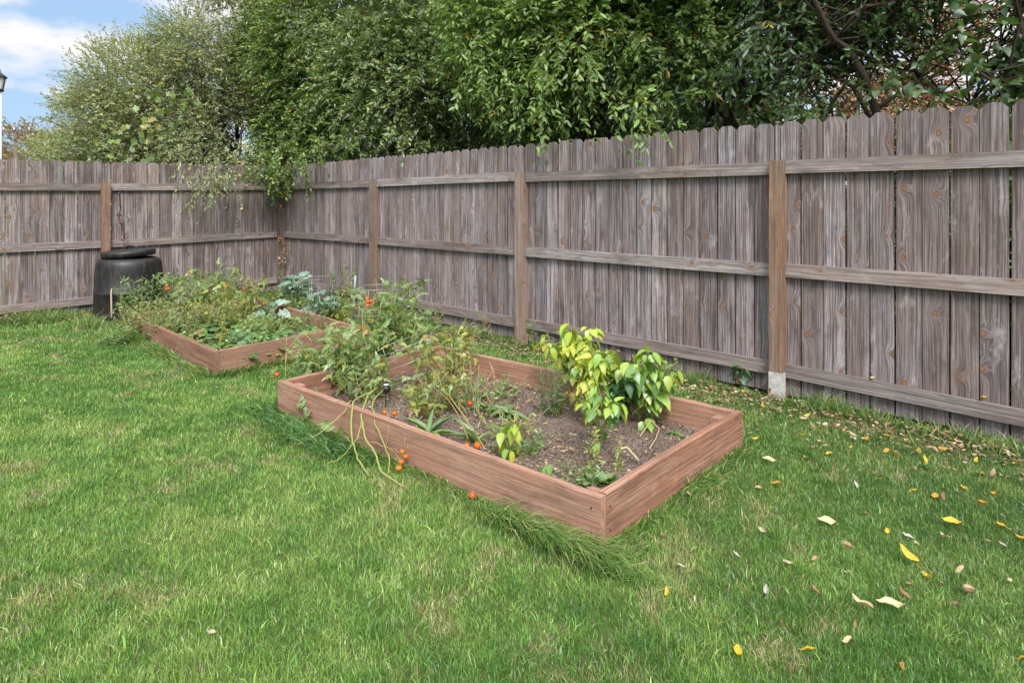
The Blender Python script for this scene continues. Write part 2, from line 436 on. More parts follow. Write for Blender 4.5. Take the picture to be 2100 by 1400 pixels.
# ------------------------------------------------------------------ fences
rng = np.random.default_rng(5)
BW = .1405
def board_panel(f, s0, s1, dz, name, parent, mat):
    mb = MB(); s = s0
    while s < s1 - .03:
        w = min(BW, s1 - s) - rng.uniform(.006, .011)
        if w < .03: break
        o0 = .0905 + rng.uniform(0, .003); th = .017
        lean = rng.normal(0, .0012)
        top = 1.915 + dz((s + w / 2)) + rng.normal(0, .004); bot = .035 + rng.uniform(-.01, .01)
        ch = .032
        rid = rng.uniform(0, 100)
        prof = [(0, bot), (w, bot), (w, top - ch), (w - ch, top), (ch, top), (0, top - ch)]
        fv = [f(s + x + lean * z, o0, z) for x, z in prof]; bv = [f(s + x + lean * z, o0 + th, z) for x, z in prof]
        wf = [(x, z, rid) for x, z in prof]; wb = [(x + .3, z, rid) for x, z in prof]
        mb.add(fv, f4=[(0, 1, 2, 5), (5, 2, 3, 4)], wc=wf)
        mb.add(bv, f4=[(0, 1, 2, 5), (5, 2, 3, 4)], wc=wb)
        for i in range(6):
            j = (i + 1) % 6
            mb.add([fv[i], fv[j], bv[j], bv[i]], f4=[(0, 1, 2, 3)], wc=[wf[i], wf[j], (wf[j][0] + .016, wf[j][1], rid), (wf[i][0] + .016, wf[i][1], rid)])
        s += BW
    return mb.build(name, mat, parent)
def fence(name, label, f, posts, dz, skipfirst=False, end_trim=0.0):
    root = empty(name, tuple(f(posts[1], 0, 0))); tag(root, label, 'fence')
    for i, s in enumerate(posts):
        if i == 0 and skipfirst: continue
        mb = MB(); h = 1.645 + dz(s)
        o = f(s - .0445, 0, -.05); mb.box(o, (0, 0, h + .05), f(s + .0445, 0, -.05) - o, f(s - .0445, .0885, -.05) - o, rid=rng.uniform(0, 100))
        po = mb.build('fence_post', M['post_grey' if (not skipfirst and i in (0, 1, 2)) else 'post'], root)
        if not skipfirst and i == 3:
            mb = MB(); q = f(s - .047, -.0025, -.04); mb.box(q, (0, 0, .235), f(s + .0475, -.0025, -.04) - q, f(s - .047, .05, -.04) - q, rid=3.3)
            tag(mb.build('foot', M['peel'], po), 'flaking white foot of the post')
    for i in range(len(posts) - 1):
        s0, s1 = posts[i] + .046, posts[i + 1] - .046
        if i == 0 and skipfirst: s0 = posts[0] + .003
        elif i == 0: s0 = posts[0] + .046
        for zt in (1.643, .935, .25):
            mb = MB(); d0 = dz(s0); d1 = dz(s1); wob = rng.normal(0, .006) - (.045 if (not skipfirst and i == 3 and zt < .3) else 0)
            o = f(s0, .052, zt - .089 + d0)
            mb.box(o, f(s1, .052, zt - .089 + d1 + wob) - o, (0, 0, .089), f(s0, .0895, zt - .089 + d0) - o, rid=rng.uniform(0, 100))
            mb.build('rail', M['rail'], root)
        b0 = posts[i] if i else (posts[0] - .088); b1 = posts[i + 1]
        board_panel(f, b0, b1, dz, 'board_panel', root, M['fence'])
    return root
fence('fence', 'long weathered grey picket fence running along the right side behind the near raised bed', fr, [0, 2.44, 4.92, 7.35, 9.79, 12.2], lambda s: 0.0)
dzl = lambda s: -.045 * min(max(s, 0) / 2.2, 1) - .03 * max(0, (s - 2.2) / 2.4)
fence('fence', 'shorter weathered grey picket fence across the left behind the black compost bin', fl, [0, 2.225, 4.66, 7.1, 9.5], dzl, skipfirst=True)

# ------------------------------------------------------------------ raised beds
def raised_bed(q, label, zt=ZT, th=.038):
    A, B, C, D = q
    root = empty('raised_bed', (A[0], A[1], 0)); tag(root, label, 'raised bed', 'raised beds on the lawn')
    u = nrm(C - A); v = nrm(B - A)
    z0 = -.03
    def board(P, Q, inward, rid, zt_):
        P = np.array((*P, z0)); Q = np.array((*Q, z0)); n = np.array((*nrm(inward), 0))
        mb = MB(); nseg = 12
        # board with a slightly wavering top edge
        ax = Q - P; Lb = np.linalg.norm(ax); nseg = 40; t_ = np.linspace(0, 1, nseg + 1)
        bow = .005 * np.sin(t_ * math.pi) * rng.choice((-1, 1)) ; wv = np.cumsum(rng.normal(0, .0009, nseg + 1)); wv -= np.linspace(wv[0], wv[-1], nseg + 1)
        wv += rng.normal(0, .0006, nseg + 1); tp = zt_ + wv; ch = .0035
        base = P[None] + ax[None] * t_[:, None] + n[None] * bow[:, None]
        ring = []           # outer bottom, outer top (below worn edge), top outer, top inner, inner top, inner bottom
        for off, zz in ((0, np.full(nseg + 1, z0)), (0, tp - ch * (1 + .5 * rng.random(nseg + 1))), (ch, tp), (th - ch, tp - .0008), (th, tp - ch), (th, np.full(nseg + 1, z0))):
            q = base + n[None] * off; q[:, 2] = zz; ring.append(q)
        us = (0, zt_ - z0 - .004, zt_ - z0, zt_ - z0 + th, zt_ - z0 + th + .004, 2 * (zt_ - z0) + th)
        for a_ in range(5):
            v_ = np.concatenate([ring[a_], ring[a_ + 1]]); w_ = np.array([(us[a_], x * Lb, rid) for x in t_] + [(us[a_ + 1], x * Lb, rid) for x in t_])
            k_ = nseg + 1; mb.add(v_, f4=[(i, i + 1, k_ + i + 1, k_ + i) for i in range(nseg)], wc=w_)
        for e_ in (0, nseg):
            v_ = [r_[e_] for r_ in ring]; mb.add(v_, f4=[(0, 1, 4, 5), (1, 2, 3, 4)], wc=[(us[i] * .3 + .9, .0 + v_[i][2] * .1 + 2.2, rid + 3.3) for i in range(6)])
        o_ = mb.build('side_board', M['bed'], root)
        for e_ in (.018, 1 - .018):
            for hz_ in (.055, .15):
                c_ = P + ax * 0 + nrm(ax) * (Lb * e_ if e_ < .5 else Lb - Lb * .018); c_ = c_ + n * (-.0012); c_[2] = hz_
                mb = MB(); mb.tube([c_, c_ + n * .006], .0048, 8); mb.build('screw', M['darkmetal0'], o_)
        return o_
    e = .001
    u2 = nrm(D - B); v2 = nrm(D - C)
    board(A + v * th, C + v2 * 0 , v, rng.uniform(0, 100), zt) if False else board(A, C, v, rng.uniform(0, 100), zt)      # long near board
    board(A + v * (th + .002) - u * 0, B, u, rng.uniform(0, 100), zt + .002)                                                  # short near board
    board(B + u2 * (th + .002), D, -v, rng.uniform(0, 100), zt)
    board(C + v2 * (th + .002) , D - v2 * (th + .002), -u, rng.uniform(0, 100), zt - .002)
    # corner posts inside
    for P, a, b in ((A, u, v), (B, u2, -v), (C, -u, v), (D, -u, -v)):
        o = np.array((*(P + a * (th + .003) + b * (th + .003)), -.02))
        mb = MB(); mb.box(o, (0, 0, zt - .012), np.array((*a, 0)) * .085, np.array((*b, 0)) * .085, rid=rng.uniform(0, 100))
        mb.build('corner_block', M['bed'], root)
    return root
raised_bed((A1, B1, C1, D1), 'near reddish-brown timber raised bed with pepper plants and bare soil')
raised_bed((A2, B2, C2, D2), 'far reddish-brown timber raised bed full of strawberry leaves beside the compost bin')

def soil_z(x, y):
    return .055 + .022 * (VN2[0].n2(x * 3.1 + 50, y * 3.1 + 50) - .5) + .014 * (VN2[1].n2(x * 11 + 50, y * 11 + 50) - .5) + .008 * (VN2[2].n2(x * 34 + 90, y * 34 + 90) - .5)
def soil(q, name):
    A, B, C, D = q; n = 90; m = 60
    a = np.linspace(.012, .988, n)[:, None, None]; b = np.linspace(.02, .98, m)[None, :, None]
    P = (A * (1 - a) + C * a) * (1 - b) + (B * (1 - a) + D * a) * b
    P = P.reshape(-1, 2); z = soil_z(P[:, 0], P[:, 1])
    idx = np.arange(n * m).reshape(n, m)
    f = np.stack([idx[:-1, :-1], idx[1:, :-1], idx[1:, 1:], idx[:-1, 1:]], -1).reshape(-1, 4)
    o = np_mesh(name, np.column_stack([P, z]), [f], M['soil'], smooth=True); tag(o, kind='structure')
soil((A1, B1, C1, D1), 'soil'); soil((A2, B2, C2, D2), 'soil')

# ------------------------------------------------------------------ leaf templates
def tpl_simple():            # 6 vertices, folded along the midrib
    v = np.array([(0, 0, 0), (.42, .3, .06), (.36, .68, .03), (0, 1, -.05), (-.36, .68, .03), (-.42, .3, .06)], float)
    return v, [np.array([(0, 1, 2, 3), (0, 3, 4, 5)])], np.ones(6)
def tpl_mid(ws=(0, .34, .5, .42, .2, 0), ys=(0, .14, .36, .62, .85, 1.0), droop=.25, fold=.16, ruffle=0.0, rs=0):
    """leaf with a midrib row; returns brighter midrib weights"""
    r = np.random.default_rng(rs)
    v = []; sh = []; q = []; t3 = []
    n = len(ys)
    for i, (y, w) in enumerate(zip(ys, ws)):
        z = -droop * y * y
        v.append((0, y, z)); sh.append(1.16)
        if 0 < i < n - 1:
            v.append((w, y - .03, z + fold * w + r.normal(0, ruffle))); v.append((-w, y - .03, z + fold * w + r.normal(0, ruffle))); sh += [.95, .95]
    # index helper
    cidx = [0]; k = 1
    for i in range(1, n - 1): cidx.append(k); k += 3
    cidx.append(k)
    for i in range(n - 1):
        a, b = cidx[i], cidx[i + 1]
        if i == 0: t3 += [(a, b + 1, b), (a, b, b + 2)]
        elif i == n - 2: t3 += [(a, a + 1, b), (a, b, a + 2)]
        else: q += [(a, a + 1, b + 1, b), (a, b, b + 2, a + 2)]
    fs = [np.array(q), np.array(t3)] if q else [np.array(t3)]
    return np.array(v, float), fs, np.array(sh)
def tpl_round(lobes=5, depth=.25, cup=.12, rs=3, petiole=.0):
    n = lobes * 4; a = np.linspace(-math.pi * .94, math.pi * .94, n)
    r = .5 * (1 - depth * (.5 - .5 * np.cos(a * lobes))) * (1 + .12 * np.cos(a))
    v = [(0, .5, 0)]; sh = [1.1]
    rr = np.random.default_rng(rs)
    for ai, ri in zip(a, r):
        v.append((math.sin(ai) * ri * 1.05, .5 + math.cos(ai) * ri, cup * ri * 2 * (1 if rr.random() > .3 else .2) - .1 * abs(math.sin(ai)))); sh.append(.95)
    f = [(0, i, i + 1) for i in range(1, n)]
    return np.array(v, float), [np.array(f)], np.array(sh)
def tpl_compound(pairs=3, base=None, spread=.34, size=.38, droop=.3, rs=0):
    """rachis with leaflets (tomato, strawberry, ash-like)"""
    bv, bf, bs = base if base else tpl_simple()
    V = []; Fs = [[] for _ in bf]; S = []; n = 0
    r = np.random.default_rng(rs)
    items = []
    for i in range(pairs):
        y = .25 + .6 * i / max(1, pairs - .2)
        for sgn in (-1, 1):
            items.append((y, sgn * 1.05 + r.normal(0, .12), size * (1 - .1 * i) * r.uniform(.8, 1.15)))
    items.append((.8, r.normal(0, .1), size * 1.15))
    for y, ang, sz in items:
        ca, sa = math.cos(ang), math.sin(ang)
        p = bv.copy() * sz
        x = p[:, 0] * ca + p[:, 1] * sa; yy = -p[:, 0] * sa + p[:, 1] * ca
        rr = np.sqrt(x ** 2 + (y + yy) ** 2)
        q = np.stack([x, y + yy, p[:, 2] - droop * rr * rr + r.normal(0, .02)], 1)
        V.append(q); S.append(bs)
        for k, f in enumerate(bf): Fs[k].append(f + n)
        n += len(bv)
    # rachis strip
    V.append(np.array([(-.012, 0, 0), (.012, 0, 0), (.010, .8, -droop * .64), (-.010, .8, -droop * .64)])); S.append(np.full(4, 1.2))
    rq = np.array([(n, n + 1, n + 2, n + 3)])
    fs = [np.concatenate(f) for f in Fs]; fs.append(rq)
    return np.concatenate(V), fs, np.concatenate(S)
TPL_LEAF = tpl_simple()
TPL_PEPPER = [tpl_mid(droop=d, ruffle=.012, rs=k) for k, d in enumerate((.18, .35, .5))]
TPL_BIG = tpl_mid(ws=(0, .40, .54, .40, .17, 0), droop=.2, fold=.2)
TPL_NARROW = tpl_mid(ws=(0, .4, .5, .42, .25, 0), droop=.3, fold=.25)
TPL_GRAPE = tpl_round(5, .35)
TPL_TOMATO = [tpl_compound(4, tpl_mid(ws=(0, .30, .17, .24, .08, 0), ys=(0, .22, .42, .6, .82, 1.0), droop=.25, ruffle=.04, rs=k), size=.34, droop=.4, rs=k) for k in range(3)]
TPL_STRAW = tpl_compound(1, tpl_round(6, .16, rs=5), size=.62, droop=.15, rs=2)
def tpl_kale(rs, droop):
    r = np.random.default_rng(rs); nu, nv = 9, 9; V = []; S = []
    for j in range(nv):
        t = j / (nv - 1); w = .55 * math.sin(math.pi * min(1, .10 + .82 * t) ** .8) * (1 + .12 * math.sin(j * 2.6))
        for i in range(nu):
            a = (i / (nu - 1) - .5) * 2
            ruf = abs(a) ** 2 * .10 * math.sin(j * 2.9 + (i > 4) * 1.7 + rs) + r.normal(0, .012)
            V.append((a * w, t * .95 + .05 * (1 - a * a), ruf + .12 * a * a - droop * t * t)); S.append(1.35 if i == 4 else r.uniform(.88, 1.1))
    q = [(j * nu + i, j * nu + i + 1, (j + 1) * nu + i + 1, (j + 1) * nu + i) for j in range(nv - 1) for i in range(nu - 1)]
    return np.array(V, float), [np.array(q)], np.array(S)
TPL_KALE = [tpl_kale(1, .25), tpl_kale(2, .55)]

class Leaves:
    def __init__(s): s.items = {}
    def add(s, tpl, pos, d, n, ln, wd, col):
        s.items.setdefault(id(tpl), [tpl, []])[1].append((np.atleast_2d(pos), np.atleast_2d(d), np.atleast_2d(n), np.atleast_1d(ln), np.atleast_1d(wd), np.atleast_2d(col)))
    def build(s, name, mat, parent=None, origin=None):
        V = []; Fs = {}; Cc = []; n0 = 0
        for tpl, lst in s.items.values():
            tv, tf, ts = tpl; k = len(tv)
            pos, d, nn, ln, wd, col = [np.concatenate([x[i] for x in lst]) for i in range(6)]
            d = nrm(d); side = nrm(np.cross(d, nn)); nn = np.cross(side, d)
            v = pos[:, None, :] + side[:, None, :] * (tv[None, :, 0, None] * wd[:, None, None]) + d[:, None, :] * (tv[None, :, 1, None] * ln[:, None, None]) + nn[:, None, :] * (tv[None, :, 2, None] * ln[:, None, None])
            m = len(pos)
            V.append(v.reshape(-1, 3)); Cc.append((col[:, None, :] * ts[None, :, None]).reshape(-1, 3))
            off = (np.arange(m) * k + n0)[:, None, None]
            for f in tf: Fs.setdefault(f.shape[1], []).append((f[None] + off).reshape(-1, f.shape[1]))
            n0 += m * k
        return np_mesh(name, np.concatenate(V), [np.concatenate(x) for x in Fs.values()], mat, parent, col=np.concatenate(Cc), origin=origin)

def pick(rng, palette, n):
    cols = np.array([c for c, _ in palette], float); w = np.array([x for _, x in palette], float); w /= w.sum()
    return cols[rng.choice(len(cols), n, p=w)]
def twig_mesh(P, rad, col=None):
    """P (S,n,3) polylines -> 3-sided tubes, vectorised"""
    S, n, _ = P.shape
    t = nrm(np.gradient(P, axis=1)); a = nrm(np.cross(t, np.array((.31, .17, .93)))); b = np.cross(t, a)
    an = np.arange(3) * 2 * math.pi / 3
    r = np.broadcast_to(rad, (S, n))
    v = P[:, :, None, :] + r[:, :, None, None] * (a[:, :, None, :] * np.cos(an)[None, None, :, None] + b[:, :, None, :] * np.sin(an)[None, None, :, None])
    base = (np.arange(S) * n * 3)[:, None]
    q = np.array([(i * 3 + j, i * 3 + (j + 1) % 3, (i + 1) * 3 + (j + 1) % 3, (i + 1) * 3 + j) for i in range(n - 1) for j in range(3)])
    return v.reshape(-1, 3), (q[None] + base[:, :, None]).reshape(-1, 4)

def spray_leaves(rng, L, tpl, P0, D, ln, nodes, leaf, aspect, droop, palette, var=.16, pervar=.12, updir=.6, jitter=.35):
    """leafy twigs. returns twig polylines"""
    S = len(P0); t = np.linspace(.12, 1, nodes)
    ln = np.broadcast_to(ln, (S,))
    P = P0[:, None, :] + D[:, None, :] * (ln[:, None] * t[None])[:, :, None]
    P[:, :, 2] -= (droop * ln)[:, None] * t[None] ** 2
    T = nrm(np.broadcast_to(D[:, None, :], P.shape) + np.array((0, 0, -1)) * (2 * droop * t)[None, :, None])
    side = nrm(np.cross(T, np.array((0, 0, 1.))) + 1e-6)
    roll = rng.uniform(-.7, .7, (S, 1, 1))
    side = nrm(side * np.cos(roll) + np.array((0, 0, 1.)) * np.sin(roll))
    sg = np.where(np.arange(nodes) % 2 == 0, 1., -1.)[None, :, None]
    for rep in (1, -1):
        d = nrm(T * .75 + side * sg * rep * .75 + rng.normal(0, jitter, P.shape) + np.array((0, 0, -.18)))
        keep = rng.random((S, nodes)) < (.8 if rep == 1 else .45)
        n = nrm(np.array((0, 0, updir)) + rng.normal(0, .55, P.shape))
        sv = (1 + rng.normal(0, var, (S, 1, 1)))
        base = pick(rng, palette, S)[:, None, :]
        alt = pick(rng, palette, S * nodes).reshape(S, nodes, 3)
        mixm = (rng.random((S, nodes, 1)) < .3)
        c = np.where(mixm, alt, base) * sv * (1 + rng.normal(0, pervar, (S, nodes, 1)))
        c = np.clip(c, .004, .9)
        lf = leaf * rng.uniform(.65, 1.2, (S, nodes)) * (1 - .25 * (t[None] - .5) ** 2)
        k = keep.ravel()
        L.add(tpl, P.reshape(-1, 3)[k], d.reshape(-1, 3)[k], n.reshape(-1, 3)[k], lf.ravel()[k], lf.ravel()[k] * aspect, c.reshape(-1, 3)[k])
    full = np.concatenate([P0[:, None, :], P], 1)
    return full[:, ::max(1, nodes // 3)]

def sample_blobs(rng, blobs, n, shell=.45, clump=1.6, thr=.42, vn=0):
    out_p = []; out_d = []
    w = np.array([b[6] if len(b) > 6 else (b[3] * b[4] * b[5]) for b in blobs]); w = w / w.sum()
    while sum(len(x) for x in out_p) < n:
        k = rng.choice(len(blobs), n, p=w)
        B = np.array([b[:6] for b in blobs])[k]
        d = nrm(rng.normal(0, 1, (n, 3))); r = rng.uniform(shell, 1, n) ** .6
        p = B[:, :3] + d * r[:, None] * B[:, 3:6]
        ok = VN3[vn].n3(p * clump + 100) > thr * rng.uniform(.7, 1.1, n)
        ok &= p[:, 2] > .15
        out_p.append(p[ok]); out_d.append(d[ok])
    return np.concatenate(out_p)[:n], np.concatenate(out_d)[:n]

def fence_clear(P, m=.13):
    """true where a point is not inside a fence panel"""
    d = (P[:, :2] - CORNER)
    ro = d @ RB; lo = d @ LB
    bad = ((ro > -m + .0) & (ro < .10 + m) & (d @ RD > -.2) & (P[:, 2] < 1.95)) | ((lo > -m) & (lo < .10 + m) & (d @ LD > -.2) & (P[:, 2] < 1.95))
    return ~bad

def curve(p0, p1, rng, n=6, wob=.12, sag=0.0):
    p0 = np.asarray(p0, float); p1 = np.asarray(p1, float); t = np.linspace(0, 1, n)[:, None]
    L = np.linalg.norm(p1 - p0)
    p = p0 * (1 - t) + p1 * t
    w = rng.normal(0, wob * L * .5, (n, 3)); w[0] = 0; w[-1] = 0
    p = p + w * np.sin(t * math.pi)
    p[:, 2] -= sag * L * (np.sin(t[:, 0] * math.pi))
    return p

def tree(name, label, cat, base, blobs, nspray, leaf, aspect, palette, seed, spray=.32, nodes=8, droop=.35, tpl=None, trunks=None,
         trunk_r=.07, nlimb=26, group=None, clump=1.6, thr=.42, extra=None, vn=0, barekind='crown', var=.16, shell=.45, clip=True, twr=.0022, inward=None):
    rng = np.random.default_rng(seed)
    root = empty(name, (base[0], base[1], 0)); tag(root, label, cat, group)
    tpl = tpl or TPL_LEAF
    P, D = sample_blobs(rng, blobs, nspray, shell, clump, thr, vn)
    if clip:
        d = P[:, :2] - CORNER
        beh = ((d @ RB > .28) | (d @ LB > .28))       # behind either fence
        P, D = P[beh], D[beh]
    D = nrm(D * .8 + rng.normal(0, .45, D.shape) + np.array((0, 0, .1)))
    if extra is not None:
        e0 = np.array([x[0] for x in extra]); e1 = np.array([x[1] for x in extra])
        P = np.concatenate([P, e0]); D = np.concatenate([D, nrm(e1)])
    L = Leaves()
    ln = spray * rng.uniform(.7, 1.35, len(P))
    if clip:
        ok = fence_clear(P, .06)
        for q_ in (.35, .7, 1.0, 1.15):
            tipp = P + D * (ln * q_)[:, None]; tipp[:, 2] -= droop * ln * q_ * q_; ok &= fence_clear(tipp, .06)
        inside = (P[:, :2] - CORNER) @ RB > 0; tb = (tipp[:, :2] - CORNER) @ RB > 0; ok &= ~((inside != tb) & (tipp[:, 2] < 2.0) & (((P[:, :2] - CORNER) @ LB) < 0))
        P, D, ln = P[ok], D[ok], ln[ok]
    tw = spray_leaves(rng, L, tpl, P, D, ln, nodes, leaf, aspect, droop, palette, var=var)
    L.build('crown', M['leaf'], root)
    v, f = twig_mesh(tw, np.linspace(twr * 1.2, twr * .5, tw.shape[1])[None])
    # limbs
    mb = MB(); ends = []
    lf_ = .38 if trunks is None else .24
    if trunks is None:
        cz = np.mean([b[2] for b in blobs])
        trunks = []
        for k in range(3):
            a = rng.uniform(0, 6.28); top = np.array((base[0] + math.cos(a) * .5, base[1] + math.sin(a) * .5, cz))
            trunks.append(curve((base[0] + math.cos(a) * .06, base[1] + math.sin(a) * .06, -.05), top, rng, 7, .08))
    for tr in trunks:
        tr = np.asarray(tr, float); r = np.linspace(trunk_r, trunk_r * .4, len(tr))
        mb.tube(tr, r * (1 if tr is trunks[0] or len(trunks) < 5 or np.allclose(tr[0], np.asarray(trunks[0][0])) else .55), 7)
    for k in range(nlimb):
        tr = np.asarray(trunks[rng.integers(len(trunks))], float); q = tr[rng.integers(len(tr) // 2, len(tr))]
        tgt = P[rng.integers(len(P))]
        c = curve(q, tgt, rng, 7, .13); mb.tube(c, np.linspace(trunk_r * lf_, .003, 7), 5)
        for kk in range(3):
            i = rng.integers(2, 6); near = P[rng.integers(len(P), size=40)]
            dd = np.linalg.norm(near - c[i], axis=1); t2 = near[np.argmin(dd)]
            mb.tube(curve(c[i], t2, rng, 5, .12), np.linspace(.009, .003, 5), 4)
    mb.add(v, f4=f)
    mb.build('trunk', M['bark'], root)
    return root, P

# palettes (real leaf reflectance)
SILV = [((.36, .42, .26), 5), ((.40, .45, .30), 4), ((.22, .31, .13), 4), ((.55, .44, .12), .5), ((.46, .49, .20), 3)]
GREEN = [((.20, .31, .07), 5), ((.11, .20, .045), 4), ((.31, .40, .09), 3), ((.30, .20, .03), .35), ((.09, .16, .05), 2)]
MIDG = [((.21, .31, .09), 5), ((.12, .20, .055), 4), ((.30, .40, .13), 3), ((.38, .44, .28), 4), ((.33, .24, .03), .25)]
LIME = [((.21, .34, .08), 5), ((.14, .24, .055), 4), ((.28, .40, .10), 3), ((.38, .30, .04), .25)]
DARKG = [((.07, .135, .038), 5), ((.05, .10, .028), 4), ((.11, .19, .055), 2.5), ((.25, .19, .03), .2)]
ORNG = [((.40, .18, .08), 4), ((.30, .10, .06), 3), ((.42, .28, .10), 3), ((.16, .18, .06), 5)]
PLUM = [((.09, .045, .045), 4), ((.12, .06, .05), 3), ((.08, .10, .04), 2)]
FAR = [((.26, .25, .09), 3), ((.34, .24, .08), 3), ((.20, .24, .10), 3), ((.30, .15, .07), 1)]

def hang(px, py, Y, dx, dy, dz):     # an extra spray starting at a seen point
    return (W(px, py, Y), (dx, dy, dz))
def hangs(rng, lst, n, spread=.12):
    out = []
    for px, py, Y, dx, dy, dz in lst:
        p = W(px, py, Y)
        for k in range(n):
            out.append((p + rng.normal(0, spread, 3), np.array((dx, dy, dz)) + rng.normal(0, .35, 3)))
    return out
r0 = np.random.default_rng(77)
# --- silver-leaved shrubs behind the left fence
tree('silver_shrub', 'low silvery olive-leaved shrub at the far left of the hedge', 'shrub', (-8.6, 12.2),
     [(-8.2, 12.0, 1.5, .95, 1.0, 1.1), (-7.4, 11.6, 2.1, .9, 1.0, 1.3)], 4420, .056, .42, SILV, 1, nodes=12, droop=.05, thr=.46, spray=.36)
tree('silver_shrub', 'tall silvery olive-leaved shrub with upright sprays left of the wooden pole', 'shrub', (-6.4, 10.9),
     [(-6.35, 10.8, 2.3, 1.15, 1.0, 1.85), (-5.7, 10.5, 1.9, 1.0, .9, 1.5), (-7.1, 11.2, 1.9, .8, .9, 1.5)], 6120, .054, .42, SILV, 2, nodes=12, droop=.05, thr=.46, spray=.38)
tree('silver_shrub', 'tallest silvery shrub in front of the wooden pole spilling over the left fence', 'shrub', (-4.95, 10.75),
     [(-4.9, 10.9, 3.1, 1.0, 1.0, 2.1), (-4.6, 10.4, 2.2, 1.0, .85, 1.2), (-5.3, 10.9, 3.4, .8, .9, 1.6)], 6460, .052, .42, SILV, 3, nodes=12, droop=.1, thr=.46, spray=.38,
     extra=hangs(r0, [(400, 320, 8.85, .0, -.7, -.05), (420, 330, 8.7, -.1, -.6, -.3), (385, 325, 8.6, -.2, -.6, -.4), (450, 325, 8.9, .0, -.6, -.3), (480, 330, 9.0, .0, -.6, -.2), (510, 330, 9.1, .1, -.6, -.3), (405, 350, 8.35, -.1, -.3, -.6), (435, 345, 8.5, -.1, -.3, -.6), (420, 365, 8.3, -.1, -.2, -.6), (465, 345, 8.6, 0, -.3, -.5), (450, 360, 8.45, 0, -.3, -.5), (490, 345, 8.75, 0, -.3, -.5)], 10, .12))
# --- green honeysuckle-like shrub at the fence corner
tree('green_shrub', 'dense dark green shrub bulging over the fence corner', 'shrub', (-3.4, 10.6),
     [(-3.5, 10.6, 2.6, .95, .9, 1.5), (-3.0, 10.2, 3.6, 1.0, .9, 1.5), (-2.6, 9.7, 2.5, .8, .8, 1.3), (-3.9, 10.9, 3.8, .8, .8, 1.3)], 6440, .062, .52, GREEN, 4, nodes=10, droop=.3, thr=.42, spray=.3,
     extra=hangs(r0, [(540, 300, 9.3, -.1, -.6, -.1), (570, 310, 9.2, 0, -.6, -.2), (600, 300, 9.3, .2, -.5, -.2), (640, 300, 8.95, .0, -.6, -.3), (680, 300, 8.7, .1, -.6, -.2), (660, 320, 8.6, .1, -.4, -.5), (620, 320, 8.9, .1, -.4, -.4), (560, 330, 9.0, 0, -.5, -.6), (700, 290, 8.5, .1, -.5, -.3), (540, 340, 8.95, 0, -.3, -.5), (600, 335, 8.95, 0, -.3, -.5), (630, 335, 8.7, 0, -.3, -.5), (585, 350, 9.0, 0, -.3, -.5), (660, 335, 8.5, 0, -.3, -.4)], 13, .12))
tree('purple_shrub', 'patch of purple-brown twiggy foliage in the hedge left of the corner', 'shrub', (-4.15, 10.3),
     [(-4.15, 10.05, 2.75, .45, .3, .3)], 260, .03, .4, PLUM, 14, nodes=10, droop=-.2, thr=.3, spray=.3, nlimb=8, trunk_r=.03)
# --- broad shrub behind the second bay
tree('green_tree', 'mid green tree with silvery upper leaves behind the second fence bay', 'tree', (-1.5, 9.2),
     [(-1.9, 9.3, 2.9, 1.0, .9, 1.2), (-1.1, 8.9, 3.1, 1.0, .9, 1.3), (-1.6, 9.0, 4.3, 1.3, 1.0, 1.2), (-.6, 8.4, 2.6, .7, .7, .9), (-2.4, 9.7, 4.4, 1, 1, 1.2)], 7279, .066, .46, MIDG, 5, nodes=10, droop=.28, thr=.44, spray=.34, vn=1,
     extra=hangs(r0, [(860, 310, 7.15, .1, -.3, -.5), (880, 300, 7.1, .0, -.5, -.3), (830, 300, 7.3, .0, -.5, -.3), (760, 290, 7.9, 0, -.5, -.3), (930, 290, 6.9, 0, -.5, -.3)], 5, .07))
# --- drooping bright leaved tree
tree('drooping_tree', 'bright green tree with drooping willow-like sprays over the middle fence post', 'tree', (.8, 7.9),
     [(.1, 7.4, 3.5, .8, .7, 1.0), (.9, 6.9, 3.4, .8, .7, .9), (.3, 7.2, 2.75, .55, .45, .5), (1.5, 6.6, 3.2, .6, .6, .8)], 4050, .078, .42, LIME, 6, nodes=10, droop=.32, thr=.50, spray=.34, vn=2, clump=2.1,
     extra=hangs(r0, [(1110, 100, 5.9, 0, -.4, -.6), (1115, 140, 5.8, 0, -.3, -.7), (1120, 180, 5.75, 0, -.2, -.7), (1112, 205, 5.75, 0, -.1, -.7), (1200, 110, 5.5, .1, -.3, -.7), (1190, 150, 5.5, 0, -.2, -.7), (1300, 190, 5.0, .0, -.3, -.6), (1320, 215, 4.9, .0, -.2, -.5), (1380, 180, 5.0, .2, -.3, -.3), (1420, 200, 4.9, -.2, -.3, -.5), (950, 80, 6.5, .1, -.3, -.7), (1000, 140, 6.3, 0, -.3, -.7), (960, 170, 6.5, .1, -.3, -.6)], 7, .075))
